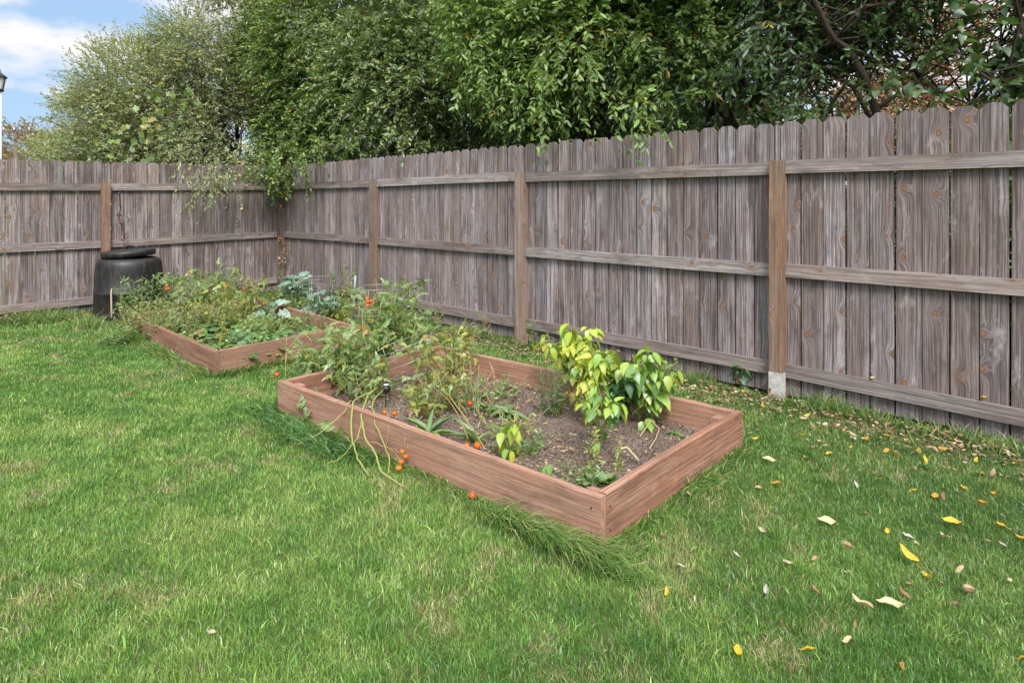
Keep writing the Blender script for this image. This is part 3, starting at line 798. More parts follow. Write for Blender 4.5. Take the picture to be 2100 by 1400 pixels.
# --- dark green tree, feathery, right of centre
tree('dark_tree', 'dark green tree with feathery sprays behind the fourth fence bay', 'tree', (2.6, 6.9),
     [(1.9, 6.3, 3.6, .8, .7, .9), (2.6, 5.9, 3.3, .8, .6, .75), (2.0, 6.6, 2.7, .7, .6, .55), (3.2, 6.3, 4.2, 1.0, .8, .8), (1.3, 6.9, 4.2, 1, .8, .9)], 4160, .072, .42, DARKG, 7, nodes=10, droop=.3, thr=.50, spray=.34, vn=1, clump=1.9,
     extra=hangs(r0, [(1540, 110, 4.8, -.5, -.2, -.5), (1500, 150, 4.8, -.5, -.2, -.5), (1470, 190, 4.8, -.4, -.2, -.6), (1600, 60, 4.7, -.5, -.3, -.4), (1560, 60, 4.8, -.6, -.2, -.4), (1560, 215, 4.7, .3, -.2, -.4), (1610, 225, 4.6, .3, -.2, -.3), (1650, 225, 4.6, .2, -.2, -.2), (1530, 225, 4.7, .3, -.2, -.3)], 8, .08))
# --- leaning dark trunks seen against orange foliage
Yt = 5.0
def pl(*pts): return [W(a, b, c) for a, b, c in pts]
TR = [pl((1805, 420, 5.2), (1800, 300, 5.15), (1797, 235, 5.1), (1785, 190, 5.05), (1771, 154, 5.0), (1752, 120, 5.0), (1737, 98, 5.0), (1712, 82, 4.95), (1695, 55, 4.95), (1683, 26, 4.9), (1660, -20, 4.9), (1620, -90, 4.9)),
      pl((1737, 98, 5.0), (1770, 110, 5.05), (1805, 130, 5.1), (1845, 150, 5.15), (1885, 168, 5.2), (1930, 190, 5.3), (1990, 215, 5.5)),
      pl((1800, 222, 5.1), (1830, 200, 5.1), (1860, 185, 5.12), (1890, 160, 5.15), (1905, 110, 5.2), (1915, 60, 5.3), (1930, -10, 5.3)),
      pl((1790, 250, 5.2), (1750, 180, 5.3), (1700, 145, 5.35), (1640, 118, 5.4), (1580, 100, 5.5), (1520, 85, 5.6)),
      pl((1690, 240, 5.5), (1680, 205, 5.5), (1665, 185, 5.5), (1650, 150, 5.6), (1640, 90, 5.7), (1600, 20, 5.8)),
      pl((1690, 240, 5.5), (1710, 205, 5.4), (1730, 180, 5.4), (1745, 140, 5.4), (1760, 60, 5.5), (1790, -10, 5.5))]
tree('leaning_tree', 'bare-limbed dark tree with a leaning forked trunk above the right fence', 'tree', tuple(W(1805, 420, 5.2)[:2]),
     [(3.4, 5.0, 3.6, 1.3, .6, .7), (2.9, 5.3, 3.2, .9, .5, .5), (4.2, 4.8, 3.3, .9, .6, .6), (3.0, 5.2, 2.4, .9, .4, .35)], 1350, .06, .5, DARKG, 8, trunks=TR, trunk_r=.036, nlimb=110, nodes=7, thr=.5, spray=.3, vn=2)
tree('broadleaf_shrub', 'large-leaved green shrub at the right edge above the fence', 'shrub', (4.3, 4.6),
     [(4.0, 4.6, 2.95, .75, .55, .75), (4.9, 4.2, 2.8, .8, .6, 1.0), (3.5, 4.55, 2.35, .45, .35, .3), (4.4, 4.4, 2.2, .7, .4, .45)], 1350, .072, .62, DARKG, 9, tpl=TPL_BIG, nodes=6, droop=.2, thr=.46, spray=.26, vn=0, clump=2.0,
     extra=hangs(r0, [(2080, 110, 3.6, .0, -.2, -.6), (2040, 160, 3.7, 0, -.2, -.5), (2085, 160, 3.55, 0, -.1, -.7), (2000, 60, 3.9, 0, -.3, -.3), (1950, 50, 4.0, 0, -.3, -.3), (1860, 170, 4.3, .1, -.2, -.2), (1880, 180, 4.2, -.1, -.2, -.3)], 4, .08))
# --- orange thicket further back and the dark back row
for k, (x, y, zc, lab) in enumerate([(4.9, 9.4, 3.0, 'orange-leaved tree glimpsed behind the leaning trunk'), (7.2, 8.9, 3.2, 'russet tree glimpsed furthest right behind the hedge'), (2.6, 11.0, 3.2, 'reddish tree glimpsed behind the dark feathery tree')]):
    tree('autumn_tree', lab, 'tree', (x, y), [(x, y, zc, 1.7, 1.0, 1.9), (x - .8, y, 1.6, 1.3, .9, 1.1), (x + .8, y + .2, 2.0, 1.2, .9, 1.2)], 3150, .075, .5, ORNG, 20 + k, nodes=8, thr=.40, spray=.4, group='autumn trees behind the hedge', vn=k % 3)
for k, (x, y, zc, lab) in enumerate([(1.0, 10.6, 2.6, 'dark thicket tree behind the drooping bright tree'), (-.8, 11.4, 2.8, 'dark thicket tree behind the mid green tree'), (-2.9, 12.4, 3.0, 'dark thicket tree behind the corner shrub'), (1.9, 8.9, 2.3, 'dark thicket tree low behind the dark feathery tree')]):
    tree('thicket_tree', lab, 'tree', (x, y), [(x, y, zc, 1.7, .8, 2.1), (x - .7, y, 1.5, 1.3, .8, 1.2), (x + .8, y, 1.6, 1.3, .8, 1.2)], 3639, .075, .5, DARKG, 30 + k, nodes=8, thr=.36, spray=.4, group='dark trees filling the hedge', nlimb=50, vn=k % 3)
for k, (s_, o_, lab) in enumerate([(8.4, .75, 'dark undergrowth bush added against the back of the right fence to darken its gaps'), (9.9, .8, 'dark undergrowth bush added behind the right fence gaps at the edge of view'), (6.6, .8, 'dark undergrowth bush added behind the fence gaps next to the leaning tree'), (4.6, .8, 'dark undergrowth bush added behind the gaps in the middle of the right fence')]):
    q = fr(s_, o_)  # bushes added behind the boards so no light shows through the gaps
    tree('gap_fill_bush', lab, 'bush', (q[0], q[1]), [(q[0], q[1], 1.0, .8, .45, .85), (q[0] - .5, q[1] + .5, .9, .6, .4, .8), (q[0] + .4, q[1] - .4, .9, .6, .4, .8)], 900, .075, .5, DARKG, 60 + k, nodes=8, thr=.3, spray=.3, group='undergrowth bushes added behind the fence to darken its gaps', trunk_r=.025)
# --- distant trees at far left
tree('distant_tree', 'pale yellow-green tree in the distance at the left edge', 'tree', (-27.5, 36), [(-27.5, 36, 3.6, 2.6, 2, 2.2), (-30, 36, 2.6, 2.5, 2, 1.9)], 1500, .16, .6, FAR, 40, nodes=7, thr=.4, spray=.8, clip=False, trunk_r=.15, twr=.008)
tree('distant_tree', 'orange autumn tree in the distance beside the left edge', 'tree', (-23.5, 33), [(-23.5, 33, 3.0, 2.2, 2, 2.1), (-21.0, 33, 2.6, 2.4, 2, 1.8)], 1500, .16, .6, [((.36, .22, .08), 3), ((.28, .24, .09), 4), ((.32, .14, .07), 1)], 41, nodes=7, thr=.4, spray=.8, clip=False, trunk_r=.15, twr=.008)

# grape vine climbing in the silver shrub
def vine(name, label, spots, leaf, palette, seed, tpl, n=8, spread=.12, mat='leaf', stemcol=(.16, .11, .06), face=(0.3, -1, .5), path=None):
    rng = np.random.default_rng(seed)
    P0 = [np.array(p) for p in spots]
    root = empty(name, tuple(P0[0] * np.array((1, 1, 0)))); tag(root, label, 'vine')
    L = Leaves()
    for p in P0:
        q = p + rng.normal(0, spread, (n, 3))
        d = nrm(rng.normal(0, .6, (n, 3)) + np.array((0, 0, -.9))); nn = nrm(rng.normal(0, .35, (n, 3)) + np.array(face))
        s = leaf * rng.uniform(.6, 1.2, n)
        L.add(tpl, q, d, nn, s, s, pick(rng, palette, n) * (1 + rng.normal(0, .12, (n, 1))))
    L.build('foliage', M[mat], root)
    mb = MB(); pts = np.array(path if path is not None else P0)
    pts = np.repeat(pts, 3, axis=0)[1:-1] + rng.normal(0, .01, (len(pts) * 3 - 2, 3))
    mb.tube(pts, .005, 4, col=stemcol); mb.build('stem', M['stem'], root)
    return root
GRAPE = [((.17, .27, .05), 4), ((.24, .31, .05), 3), ((.12, .20, .05), 4), ((.38, .36, .06), .7)]
vine('grape_vine', 'bright yellow-green grape vine with broad lobed leaves draped over the silvery shrub', [W(325, 190, 9.6), W(355, 205, 9.6), W(375, 225, 9.6), W(310, 265, 9.3), W(285, 265, 9.1), W(250, 280, 8.9), W(225, 305, 8.75), W(265, 320, 8.7), W(300, 325, 8.8), W(310, 240, 9.4)], .10, GRAPE, 50, TPL_GRAPE, n=9, spread=.13, face=(.2, -1, .3))
CREEP = [((.07, .13, .03), 5), ((.12, .18, .04), 2), ((.35, .22, .04), 1)]
vine('creeper', 'green creeper clump hanging over the fence corner post', [W(570, 345, 9.33), W(575, 360, 9.3), W(568, 375, 9.3), W(580, 385, 9.3), W(566, 395, 9.3), W(590, 350, 9.25)], .07, CREEP, 51, TPL_STRAW, n=22, spread=.075)
DRY = [((.42, .22, .10), 4), ((.50, .34, .16), 3), ((.30, .12, .06), 2)]
vine('dry_creeper', 'dried orange creeper strand dangling on the fence corner post', [W(574, 400, 9.36), W(573, 425, 9.37), W(576, 490, 9.36), W(580, 505, 9.36), W(583, 520, 9.36), W(578, 535, 9.36)], .035, DRY, 52, TPL_LEAF, n=9, spread=.03)
vine('red_creeper', 'thin dead reddish vine on the left fence above the compost bin', [W(243, 395, 8.05), W(246, 420, 8.05), W(244, 440, 8.05), W(250, 460, 8.05), W(254, 485, 8.0), W(256, 503, 7.98)], .028, [((.14, .05, .05), 2), ((.20, .09, .07), 1)], 53, TPL_LEAF, n=5, spread=.018, stemcol=(.10, .04, .03))

# ------------------------------------------------------------------ compost bin
root = empty('compost_bin', (COMP[0], COMP[1], 0)); tag(root, 'black plastic compost bin with a round lid in front of the left fence', 'compost bin')
M['plastic'] = simple_mat('black_plastic', (.014, .0145, .017), rough=.38, spec=.5, var=.3, scale=7)
_t = M['plastic'].node_tree; _b = [x for x in _t.nodes if x.type == 'BSDF_PRINCIPLED'][0]; _g = N(_t, 'ShaderNodeNewGeometry'); _mp = N(_t, 'ShaderNodeMapping'); _mp.inputs['Scale'].default_value = (1, 1, .25)
_t.links.new(_g.outputs['Position'], _mp.inputs[0]); _n = noise_n(_t, _mp.outputs[0], 26, 6, .7); _c = _b.inputs['Base Color'].links[0].from_socket
_t.links.new(mixc(_t, ramp(_t, _n, [(.48, 0), (.75, .8)]), _c, (.075, .07, .065)), _b.inputs['Base Color']); _t.links.new(ramp(_t, _n, [(.3, .32), (.7, .62)]), _b.inputs['Roughness'])
mb = MB()
mb.lathe([(.368, -.02), (.366, .10), (.362, .30), (.366, .305), (.366, .318), (.360, .325), (.354, .50), (.348, .60), (.340, .645), (.325, .675), (.300, .697), (.275, .705), (.262, .70), (.26, .66)], 48, (COMP[0], COMP[1], 0), squash=1.0)
mb.build('body', M['plastic'], root, smooth=True)
mb = MB()
mb.lathe([(.272, .0), (.284, .004), (.288, .05), (.278, .066), (.20, .078), (.195, .068), (.15, .076), (.02, .086), (.001, .086)], 48, (COMP[0] - .01, COMP[1], .722), tilt=(.05, .02))
lid = mb.build('lid', M['plastic'], root, smooth=True)
mb = MB()
c = np.array((COMP[0] - .04, COMP[1] + .12, .79))
mb.tube([c + (-.07, 0, 0), c + (-.06, 0, .035), c + (0, 0, .042), c + (.06, 0, .035), c + (.07, 0, 0)], .016, 6)
h = mb.build('handle', M['plastic'], lid)
# pale dead stalk leaning on the bin
mb = MB(); p = [W(229, 652, 7.02), W(228.5, 625, 7.07), W(228, 600, 7.10), W(229, 592, 7.11)]
mb.tube(p, [.010, .009, .008, .006], 5, col=(.55, .45, .32)); st = mb.build('dead_stalk', M['stem'], origin=tuple(p[0]))
tag(st, 'pale dead stalk standing upright against the compost bin', 'stalk')

# ------------------------------------------------------------------ poles and lamp beyond the fence
M['polewood'] = simple_mat('pole_wood', (.20, .15, .125), rough=.9, var=.3, scale=3)
M['polegrey'] = simple_mat('grey_pole', (.42, .41, .38), rough=.9, var=.25, scale=3)
M['white'] = simple_mat('white_paint', (.75, .75, .74), rough=.5, var=.05)
M['darkmetal'] = simple_mat('dark_metal', (.03, .032, .035), rough=.4, var=.1)
M['glass'] = simple_mat('lamp_glass', (.65, .67, .68), rough=.15, spec=.6, var=.05)
p = W(33, 400, 30.0); root = empty('utility_pole', (p[0], p[1], 0)); tag(root, 'short brown utility pole with a crossarm at the left edge', 'pole')
mb = MB(); mb.tube([(p[0], p[1], -.1), (p[0], p[1], 4.95)], [.11, .09], 10); mb.build('pole', M['polewood'], root, smooth=True)
mb = MB(); mb.box((p[0] - .62, p[1] - .17, 4.66), (1.5, .2, 0), (0, .09, 0), (0, 0, .1)); mb.build('crossarm', M['polewood'], root)
for sx in (-1, 1):
    mb = MB(); mb.tube([(p[0] + sx * .02, p[1] - .14, 4.3), (p[0] + sx * .45, p[1] - .14, 4.68)], .022, 5); mb.build('brace', M['polewood'], root)
for sx in (-.5, .0, .7):
    mb = MB(); mb.tube([(p[0] + sx, p[1] - .12, 4.77), (p[0] + sx, p[1] - .12, 4.9)], [.04, .03], 8); mb.build('insulator', M['glass'], root)
p = W(421, 200, 24.0); root = empty('utility_pole', (p[0], p[1], 0)); tag(root, 'tall grey utility pole rising behind the silvery shrub', 'pole')
mb = MB(); mb.tube([(p[0], p[1], -.1), (p[0], p[1], 12.0)], [.16, .12], 12); mb.build('pole', M['polegrey'], root, smooth=True)
mb = MB(); mb.box((p[0] - 1.1, p[1] - .2, 10.2), (2.2, 0, 0), (0, .09, 0), (0, 0, .11)); mb.build('crossarm', M['polewood'], root)
p = W(-1.5, 400, 13.0); root = empty('street_lamp', (p[0], p[1], 0)); tag(root, 'black lantern on a thin white post cut off by the left edge', 'lamp')
mb = MB(); mb.tube([(p[0], p[1], -.1), (p[0], p[1], 3.62)], [.045, .04], 12); mb.build('post', M['white'], root, smooth=True)
mb = MB(); mb.lathe([(.05, 3.62), (.08, 3.64), (.075, 3.68)], 8, (p[0], p[1], 0)); mb.lathe([(.001, 4.10), (.03, 4.06), (.02, 4.03), (.06, 4.0), (.15, 3.93), (.15, 3.915), (.11, 3.915)], 6, (p[0], p[1], 0))
for k in range(6):
    a = k * math.pi / 3; mb.tube([(p[0] + .07 * math.cos(a), p[1] + .07 * math.sin(a), 3.67), (p[0] + .115 * math.cos(a), p[1] + .115 * math.sin(a), 3.92)], .006, 4)
mb.build('lantern_frame', M['darkmetal'], root)
mb = MB(); mb.lathe([(.066, 3.68), (.108, 3.915)], 6, (p[0], p[1], 0)); mb.build('lantern_glass', M['glass'], root)

# ------------------------------------------------------------------ garden plants
def stemmy(mb, p0, p1, rng, r=.004, col=(.2, .28, .07), n=6, wob=.1, sag=0):
    c = curve(p0, p1, rng, n, wob, sag); mb.tube(c, np.linspace(r, r * .5, n), 5, col=col); return c
def pepper(label, base, h, palette, seed, nst=4, leaf=.085, spread=.13, nl=60, low=.3, name='pepper_plant', cat='plant', group=None, tpl=None, aspect=.6, down=.6):
    rng = np.random.default_rng(seed); base = np.array(base, float)
    root = empty(name, tuple(base)); tag(root, label, cat, group)
    mb = MB(); L = Leaves(); tp = tpl or TPL_PEPPER
    main = curve(base + (0, 0, -.02), base + np.array((rng.normal(0, .02), rng.normal(0, .02), h * .55)), rng, 6, .05)
    mb.tube(main, np.linspace(.008, .005, 6), 6, col=(.16, .2, .07))
    ends = []
    for k in range(nst):
        a = k * 6.283 / nst + rng.uniform(-.5, .5); s = spread * rng.uniform(.5, 1.1)
        c = stemmy(mb, main[rng.integers(2, 6)], base + np.array((math.cos(a) * s, math.sin(a) * s, h * rng.uniform(.7, .97))), rng, .005, (.2, .28, .08), 7)
        ends.append(c)
    ends.append(main)
    ends.append(stemmy(mb, main[-1], base + np.array((0, 0, h * .99)), rng, .004, (.2, .28, .08), 5, .05))
    for k in range(nl):
        c = ends[rng.integers(len(ends))]; i = rng.uniform(low * (len(c) - 1), len(c) - 1); i0 = int(i); f = i - i0
        p = c[i0] * (1 - f) + c[min(i0 + 1, len(c) - 1)] * f
        a = rng.uniform(0, 6.283); out = np.array((math.cos(a), math.sin(a), rng.normal(-.1, .35)))
        pet = p + nrm(out + (0, 0, .5)) * leaf * rng.uniform(.25, .6)
        mb.tube([p, (p + pet) / 2 + (0, 0, .004), pet], .0016, 3, col=(.22, .32, .08))
        d = nrm(out + np.array((0, 0, -down * rng.uniform(.2, 1.3))))
        n = nrm(np.array((0, 0, 1.)) + out * .7 + rng.normal(0, .25, 3))
        s = leaf * rng.uniform(.45, 1.3)
        L.add(tp[rng.integers(len(tp))], pet, d, n, s, s * aspect, pick(rng, palette, 1) * rng.uniform(.85, 1.15))
    L.build('foliage', M['plant'], root); mb.build('stem', M['stem'], root)
    return root
PEPY = [((.38, .50, .055), 5), ((.48, .54, .06), 4), ((.24, .42, .06), 3), ((.52, .50, .06), 2), ((.45, .34, .05), .6)]
PEPG = [((.26, .44, .07), 5), ((.38, .52, .07), 4), ((.14, .27, .06), 3), ((.42, .45, .06), 1)]
PEPD = [((.07, .18, .065), 5), ((.09, .22, .07), 4), ((.15, .30, .08), 2)]
def g1(px, py): q = G(px, py, .06); q[2] = soil_z(q[0], q[1]); return q
pepper('tall yellow-green pepper plant at the back of the pepper group in the near bed', g1(1172, 822), .50, PEPY, 1, nst=9, leaf=.074, spread=.20, nl=300, low=.10)
pepper('upright yellow-green pepper plant in front of the tallest one in the near bed', g1(1212, 872), .47, PEPY, 2, nst=7, leaf=.064, spread=.16, nl=250, low=.15)
pepper('thin light green pepper plant with a bare lower stem, frontmost of the peppers', g1(1225, 925), .36, PEPG, 3, nst=4, leaf=.066, spread=.10, nl=80, low=.3)
pepper('rightmost bushy pepper plant with large green leaves near the bed corner', g1(1330, 872), .44, PEPG, 4, nst=8, leaf=.084, spread=.20, nl=210, low=.12)
pepper('low dark green pepper plant between the yellow and the rightmost pepper plants', g1(1268, 862), .32, PEPD, 5, nst=7, leaf=.075, spread=.18, nl=130, low=.1)
pepper('small bright green pepper seedling in the middle of the near bed', g1(1040, 945), .22, PEPY[:3], 6, nst=3, leaf=.07, spread=.06, nl=20, low=.3)
pepper('small green weed with rounded leaves at the fence base left of the white-footed post', G(1522, 800, 0), .20, [((.12, .23, .07), 3), ((.09, .18, .06), 2)], 7, nst=3, leaf=.075, spread=.06, nl=26, low=.2, name='weed', aspect=.75)

def rosette(name, label, base, n, leaf, aspect, palette, seed, up=.5, tpl=None, cat='plant', group=None, lvar=.25):
    rng = np.random.default_rng(seed); base = np.array(base, float)
    root = empty(name, tuple(base)); tag(root, label, cat, group); L = Leaves()
    a = np.arange(n) * 2.39996 + rng.uniform(0, 6); el = rng.uniform(.1, 1.0, n) * up
    d = np.stack([np.cos(a), np.sin(a), el * 1.5], 1); nn = np.stack([-np.cos(a) * el, -np.sin(a) * el, np.ones(n)], 1) + rng.normal(0, .12, (n, 3))
    s = leaf * (1 + rng.normal(0, lvar, n))
    tps = tpl if isinstance(tpl, list) else [tpl or TPL_NARROW]
    cc = pick(rng, palette, n) * (1 + rng.normal(0, .1, (n, 1)))
    for j, t in enumerate(tps):
        k = np.arange(n) % len(tps) == j
        L.add(t, np.tile(base, (k.sum(), 1)) + rng.normal(0, .004, (k.sum(), 3)), d[k], nn[k], s[k], s[k] * aspect, cc[k])
    o = L.build('foliage', M['plant'], root); return root
WG = [((.17, .29, .09), 4), ((.24, .36, .12), 3), ((.12, .21, .06), 3)]
rosette('weed', 'spiky green leafy weed by the front board in the middle of the near bed', g1(880, 893), 18, .16, .15, WG, 1, .9)
rosette('weed', 'flat pale green rosette weed on bare soil in the near bed', g1(1038, 848), 14, .15, .3, [((.22, .32, .14), 3), ((.17, .27, .10), 2)], 2, .4)
rosette('weed', 'low green rosette weed left of the pale rosette in the near bed', g1(995, 835), 12, .085, .34, WG, 3, .7)
rosette('weed', 'small round-leaved weed beside the front corner of the near bed', g1(1238, 985), 14, .06, .8, WG, 4, .5, tpl=TPL_GRAPE)
rosette('weed', 'small green weed close to the front board of the near bed', g1(1120, 975), 10, .10, .4, WG, 5, .4)
rosette('weed', 'broad pointed leaf weed below the tomato stems in the near bed', g1(975, 905), 6, .15, .22, WG, 6, 1.3)
rosette('weed', 'tiny green weed near the right end of the near bed', g1(1385, 890), 9, .06, .4, WG, 17, .4)

def wispy(name, label, base, h, spread, n, leaf, aspect, palette, seed, stems=10, cat='plant', stemcol=(.25, .28, .1), group=None, tpl=None, down=.1, parent_mat='plant', lean=(0, 0), flat=.6):
    """many thin stems with small leaves"""
    rng = np.random.default_rng(seed); base = np.array(base, float)
    root = empty(name, tuple(base)); tag(root, label, cat, group); L = Leaves(); mb = MB()
    for k in range(stems):
        a = rng.uniform(0, 6.283); s = spread * math.sqrt(rng.random()); b0 = base + np.array((math.cos(a), math.sin(a), 0)) * s * .35
        tip = base + np.array((math.cos(a) * s + lean[0] * h, math.sin(a) * s + lean[1] * h, h * rng.uniform(.55, 1.05)))
        c = stemmy(mb, b0 - (0, 0, .02), tip, rng, .0028, stemcol, 8, .12)
        m = max(2, n // stems); i = rng.uniform(.12 * 7, 7, m); i0 = i.astype(int).clip(0, 6); f = (i - i0)[:, None]
        p = c[i0] * (1 - f) + c[i0 + 1] * f
        d = nrm(rng.normal(0, 1, (m, 3)) * np.array((1, 1, flat)) + np.array((0, 0, .35 - down))); nn = nrm(rng.normal(0, .5, (m, 3)) + np.array((0, 0, 1)))
        ls = leaf * rng.uniform(.5, 1.3, m) * (1.15 - .4 * i / 7)
        cc = pick(rng, palette, m) * (1 + rng.normal(0, .15, (m, 1)))
        t = tpl or TPL_LEAF
        if isinstance(t, list): t = t[k % len(t)]
        L.add(t, p, d, nn, ls, ls * aspect, cc)
    L.build('foliage', M[parent_mat], root); mb.build('stem', M['stem'], root)
    return root
FEATH = [((.16, .24, .10), 4), ((.20, .28, .13), 3), ((.12, .18, .07), 2)]
wispy('weed', 'feathery grey-green bushy weed left of the pepper plants in the near bed', g1(1135, 850), .30, .11, 420, .055, .12, FEATH, 1, 16)
wispy('weed', 'pale yellow feathery seedling near the corner of the near bed', g1(1272, 962), .16, .03, 120, .02, .3, [((.42, .46, .15), 3), ((.34, .40, .12), 2)], 2, 4)
wispy('weed', 'pale yellow withered stalk at the foot of the thin pepper plant', g1(1212, 960), .22, .04, 130, .035, .28, [((.48, .50, .2), 3), ((.36, .42, .14), 2)], 3, 5)

# tomato plants
TOM = [((.22, .33, .10), 5), ((.28, .38, .13), 4), ((.14, .24, .07), 3), ((.38, .38, .06), .7), ((.20, .13, .06), .6)]
TOMY = [((.30, .36, .09), 4), ((.42, .42, .09), 3), ((.18, .27, .08), 3), ((.22, .13, .06), 1.5)]
M['tomato'] = simple_mat('tomato_skin', (.75, .10, .02), rough=.25, spec=.5, usecol=True, var=.05)
def tomato_fruit(root, p, r, col=(.72, .11, .015)):
    col = (.70 + rt.uniform(-.06, .06), .10 + rt.uniform(-.03, .09), .02)
    p = np.asarray(p, float); mb = MB(); mb.blob(p, r, col, 12, rt.uniform(.85, 1.0)); o = mb.build('tomato', M['tomato'], root, smooth=True)
    L = Leaves(); a = np.arange(5) * 1.2566 + rt.uniform(0, 1); d = np.stack([np.cos(a), np.sin(a), np.full(5, .15)], 1)
    L.add(TPL_LEAF, np.tile(p + (0, 0, r * .9), (5, 1)), d, np.tile((0, 0, 1.), (5, 1)), np.full(5, r * 1.1), np.full(5, r * .5), np.tile((.16, .26, .07), (5, 1)))
    c = L.build('calyx', M['plant'], root); c.parent = o; c.location = root.location; c.matrix_parent_inverse.identity(); c.location = (0, 0, 0)
    mb = MB(); q = p + np.array((rt.normal(0, .012), rt.normal(0, .012), r + rt.uniform(.03, .06))); mb.tube([p + (0, 0, r * .85), (p + q) / 2 + (.004, 0, .006), q], .0015, 4, col=(.32, .34, .12)); c2 = mb.build('stalk', M['stem'], root); c2.parent = o; c2.location = (0, 0, 0)
def tomato(label, base, h, spread, n, palette, seed, stems=9, fruits=(), leaf=.12, lean=(0, 0), stemcol=(.26, .28, .08), sagging=.0):
    rng = np.random.default_rng(seed); base = np.array(base, float)
    root = empty('tomato_plant', tuple(base)); tag(root, label, 'tomato plant'); L = Leaves(); mb = MB(); stems = int(stems * 1.6); h *= 1.12; stemcol = (.36, .38, .13)
    for k in range(stems):
        a = rng.uniform(0, 6.283); s = spread * math.sqrt(rng.random())
        tip = base + np.array((math.cos(a) * s + lean[0], math.sin(a) * s + lean[1], h * rng.uniform(.35, 1.0)))
        c = stemmy(mb, base + np.array((math.cos(a), math.sin(a), 0)) * .05 - (0, 0, .02), tip, rng, .0038, stemcol, 9, .2, -.12)
        m = max(2, int(n * 2.5) // stems); i = rng.uniform(.8, 8, m); i0 = i.astype(int).clip(0, 7); f = (i - i0)[:, None]
        p = c[i0] * (1 - f) + c[i0 + 1] * f + rng.normal(0, .02, (m, 3))
        d = nrm(rng.normal(0, 1, (m, 3)) * np.array((1, 1, .6)) + np.array((0, 0, .05))); nn = nrm(rng.normal(0, .6, (m, 3)) + np.array((0, 0, 1)))
        ls = leaf * .64 * rng.uniform(.4, 1.3, m)
        cc = pick(rng, palette, m) * (1 + rng.normal(0, .14, (m, 1)))
        L.add(TPL_TOMATO[k % 3], p, d, nn, ls, ls, cc)
    L.build('foliage', M['plant'], root); mb.build('stem', M['stem'], root)
    for p, r in fruits: tomato_fruit(root, p, r)
    return root
rt = np.random.default_rng(3)
def cluster(px, py, Y, n, sp=.02, r=.016): return [(W(px, py, Y) + rt.normal(0, sp, 3), r * rt.uniform(.8, 1.15)) for _ in range(n)]
tomato('sprawling tomato plant with dry lower leaves at the left end of the near bed', g1(700, 790), .42, .42, 240, TOM, 1, 18, [(W(568, 768, 4.15), .016), (W(582, 834, 4.1), .013), (W(592, 916, 3.6), .015)] )
tomato('taller tomato plant inside the wire cage at the far end of the near bed', g1(800, 735), .62, .40, 260, TOM, 2, 16, cluster(750, 616, 4.9, 5) + cluster(747, 677, 4.6, 6, .018), leaf=.13)
tomato('yellowing tomato plant leaning right in the middle of the near bed', g1(900, 790), .42, .38, 180, TOMY, 3, 14, cluster(948, 815, 3.95, 2, .012) + cluster(958, 829, 3.9, 1), leaf=.10)
tomato('low dying tomato plant against the front board of the near bed', g1(890, 850), .26, .26, 90, TOMY, 4, 10, [(W(957, 913, 3.35), .017), (W(979, 913, 3.33), .019), (W(789, 845, 3.75), .016), (W(809, 847, 3.75), .017), (W(798, 864, 3.62), .017)], leaf=.09)
tomato('tangled tomato plant against the front board left of the yellow hanging stems', g1(745, 815), .30, .24, 100, TOM, 5, 12, leaf=.10)
# hanging yellow stems over the board
root = empty('tomato_vine', tuple(g1(770, 830))); tag(root, 'thick yellow-green bare tomato stems hanging over the front board onto the lawn', 'tomato plant')
YS = (.34, .36, .11); YS2 = (.38, .34, .14)
paths = [([(770, 800, 3.95), (728, 818, 3.72), (720, 870, 3.45), (722, 905, 3.35), (735, 945, 3.15), (757, 977, 3.10)], .0085, YS),
         ([(775, 795, 3.95), (752, 812, 3.72), (742, 860, 3.45), (748, 895, 3.32), (772, 935, 3.15), (782, 968, 3.08), (815, 990, 3.02), (835, 1000, 3.0)], .0085, YS),
         ([(785, 800, 3.9), (765, 820, 3.68), (762, 850, 3.5), (785, 905, 3.28), (800, 945, 3.15), (796, 970, 3.1)], .0065, YS),
         ([(725, 830, 3.7), (712, 840, 3.6), (660, 885, 3.5), (610, 912, 3.5), (596, 908, 3.5)], .0055, YS2),
         ([(742, 855, 3.45), (735, 895, 3.35), (712, 925, 3.3), (690, 945, 3.25), (662, 953, 3.25)], .0035, (.42, .42, .12)),
         ([(815, 850, 3.55), (800, 880, 3.4), (792, 912, 3.3)], .003, (.5, .3, .12)),
         ([(800, 918, 3.25), (815, 925, 3.2), (826, 932, 3.2)], .003, (.4, .35, .12)),
         ([(745, 905, 3.3), (765, 905, 3.25), (800, 920, 3.2), (823, 945, 3.18)], .0025, (.5, .35, .15)),
         ([(640, 700, 4.6), (620, 680, 4.65), (590, 715, 4.5), (586, 745, 4.4)], .004, YS2),
         ([(588, 690, 4.4), (586, 740, 4.25), (584, 790, 4.1), (582, 830, 4.08)], .0025, (.45, .33, .15)),
         ([(760, 800, 4.3), (700, 700, 4.7), (690, 690, 4.7), (680, 720, 4.6)], .004, YS2),
         ([(780, 780, 4.4), (745, 690, 4.6), (742, 640, 4.8), (775, 600, 5.0), (770, 570, 5.0)], .004, YS2),
         ([(1000, 930, 3.35), (950, 850, 3.6), (905, 790, 3.9), (895, 760, 4.1)], .005, (.42, .36, .12)),
         ([(960, 900, 3.4), (935, 840, 3.6), (900, 800, 3.8)], .004, (.4, .3, .12)),
         ([(1010, 830, 3.9), (990, 800, 4.0), (1010, 760, 4.1), (1003, 740, 4.2)], .004, (.5, .32, .18))]
mb = MB()
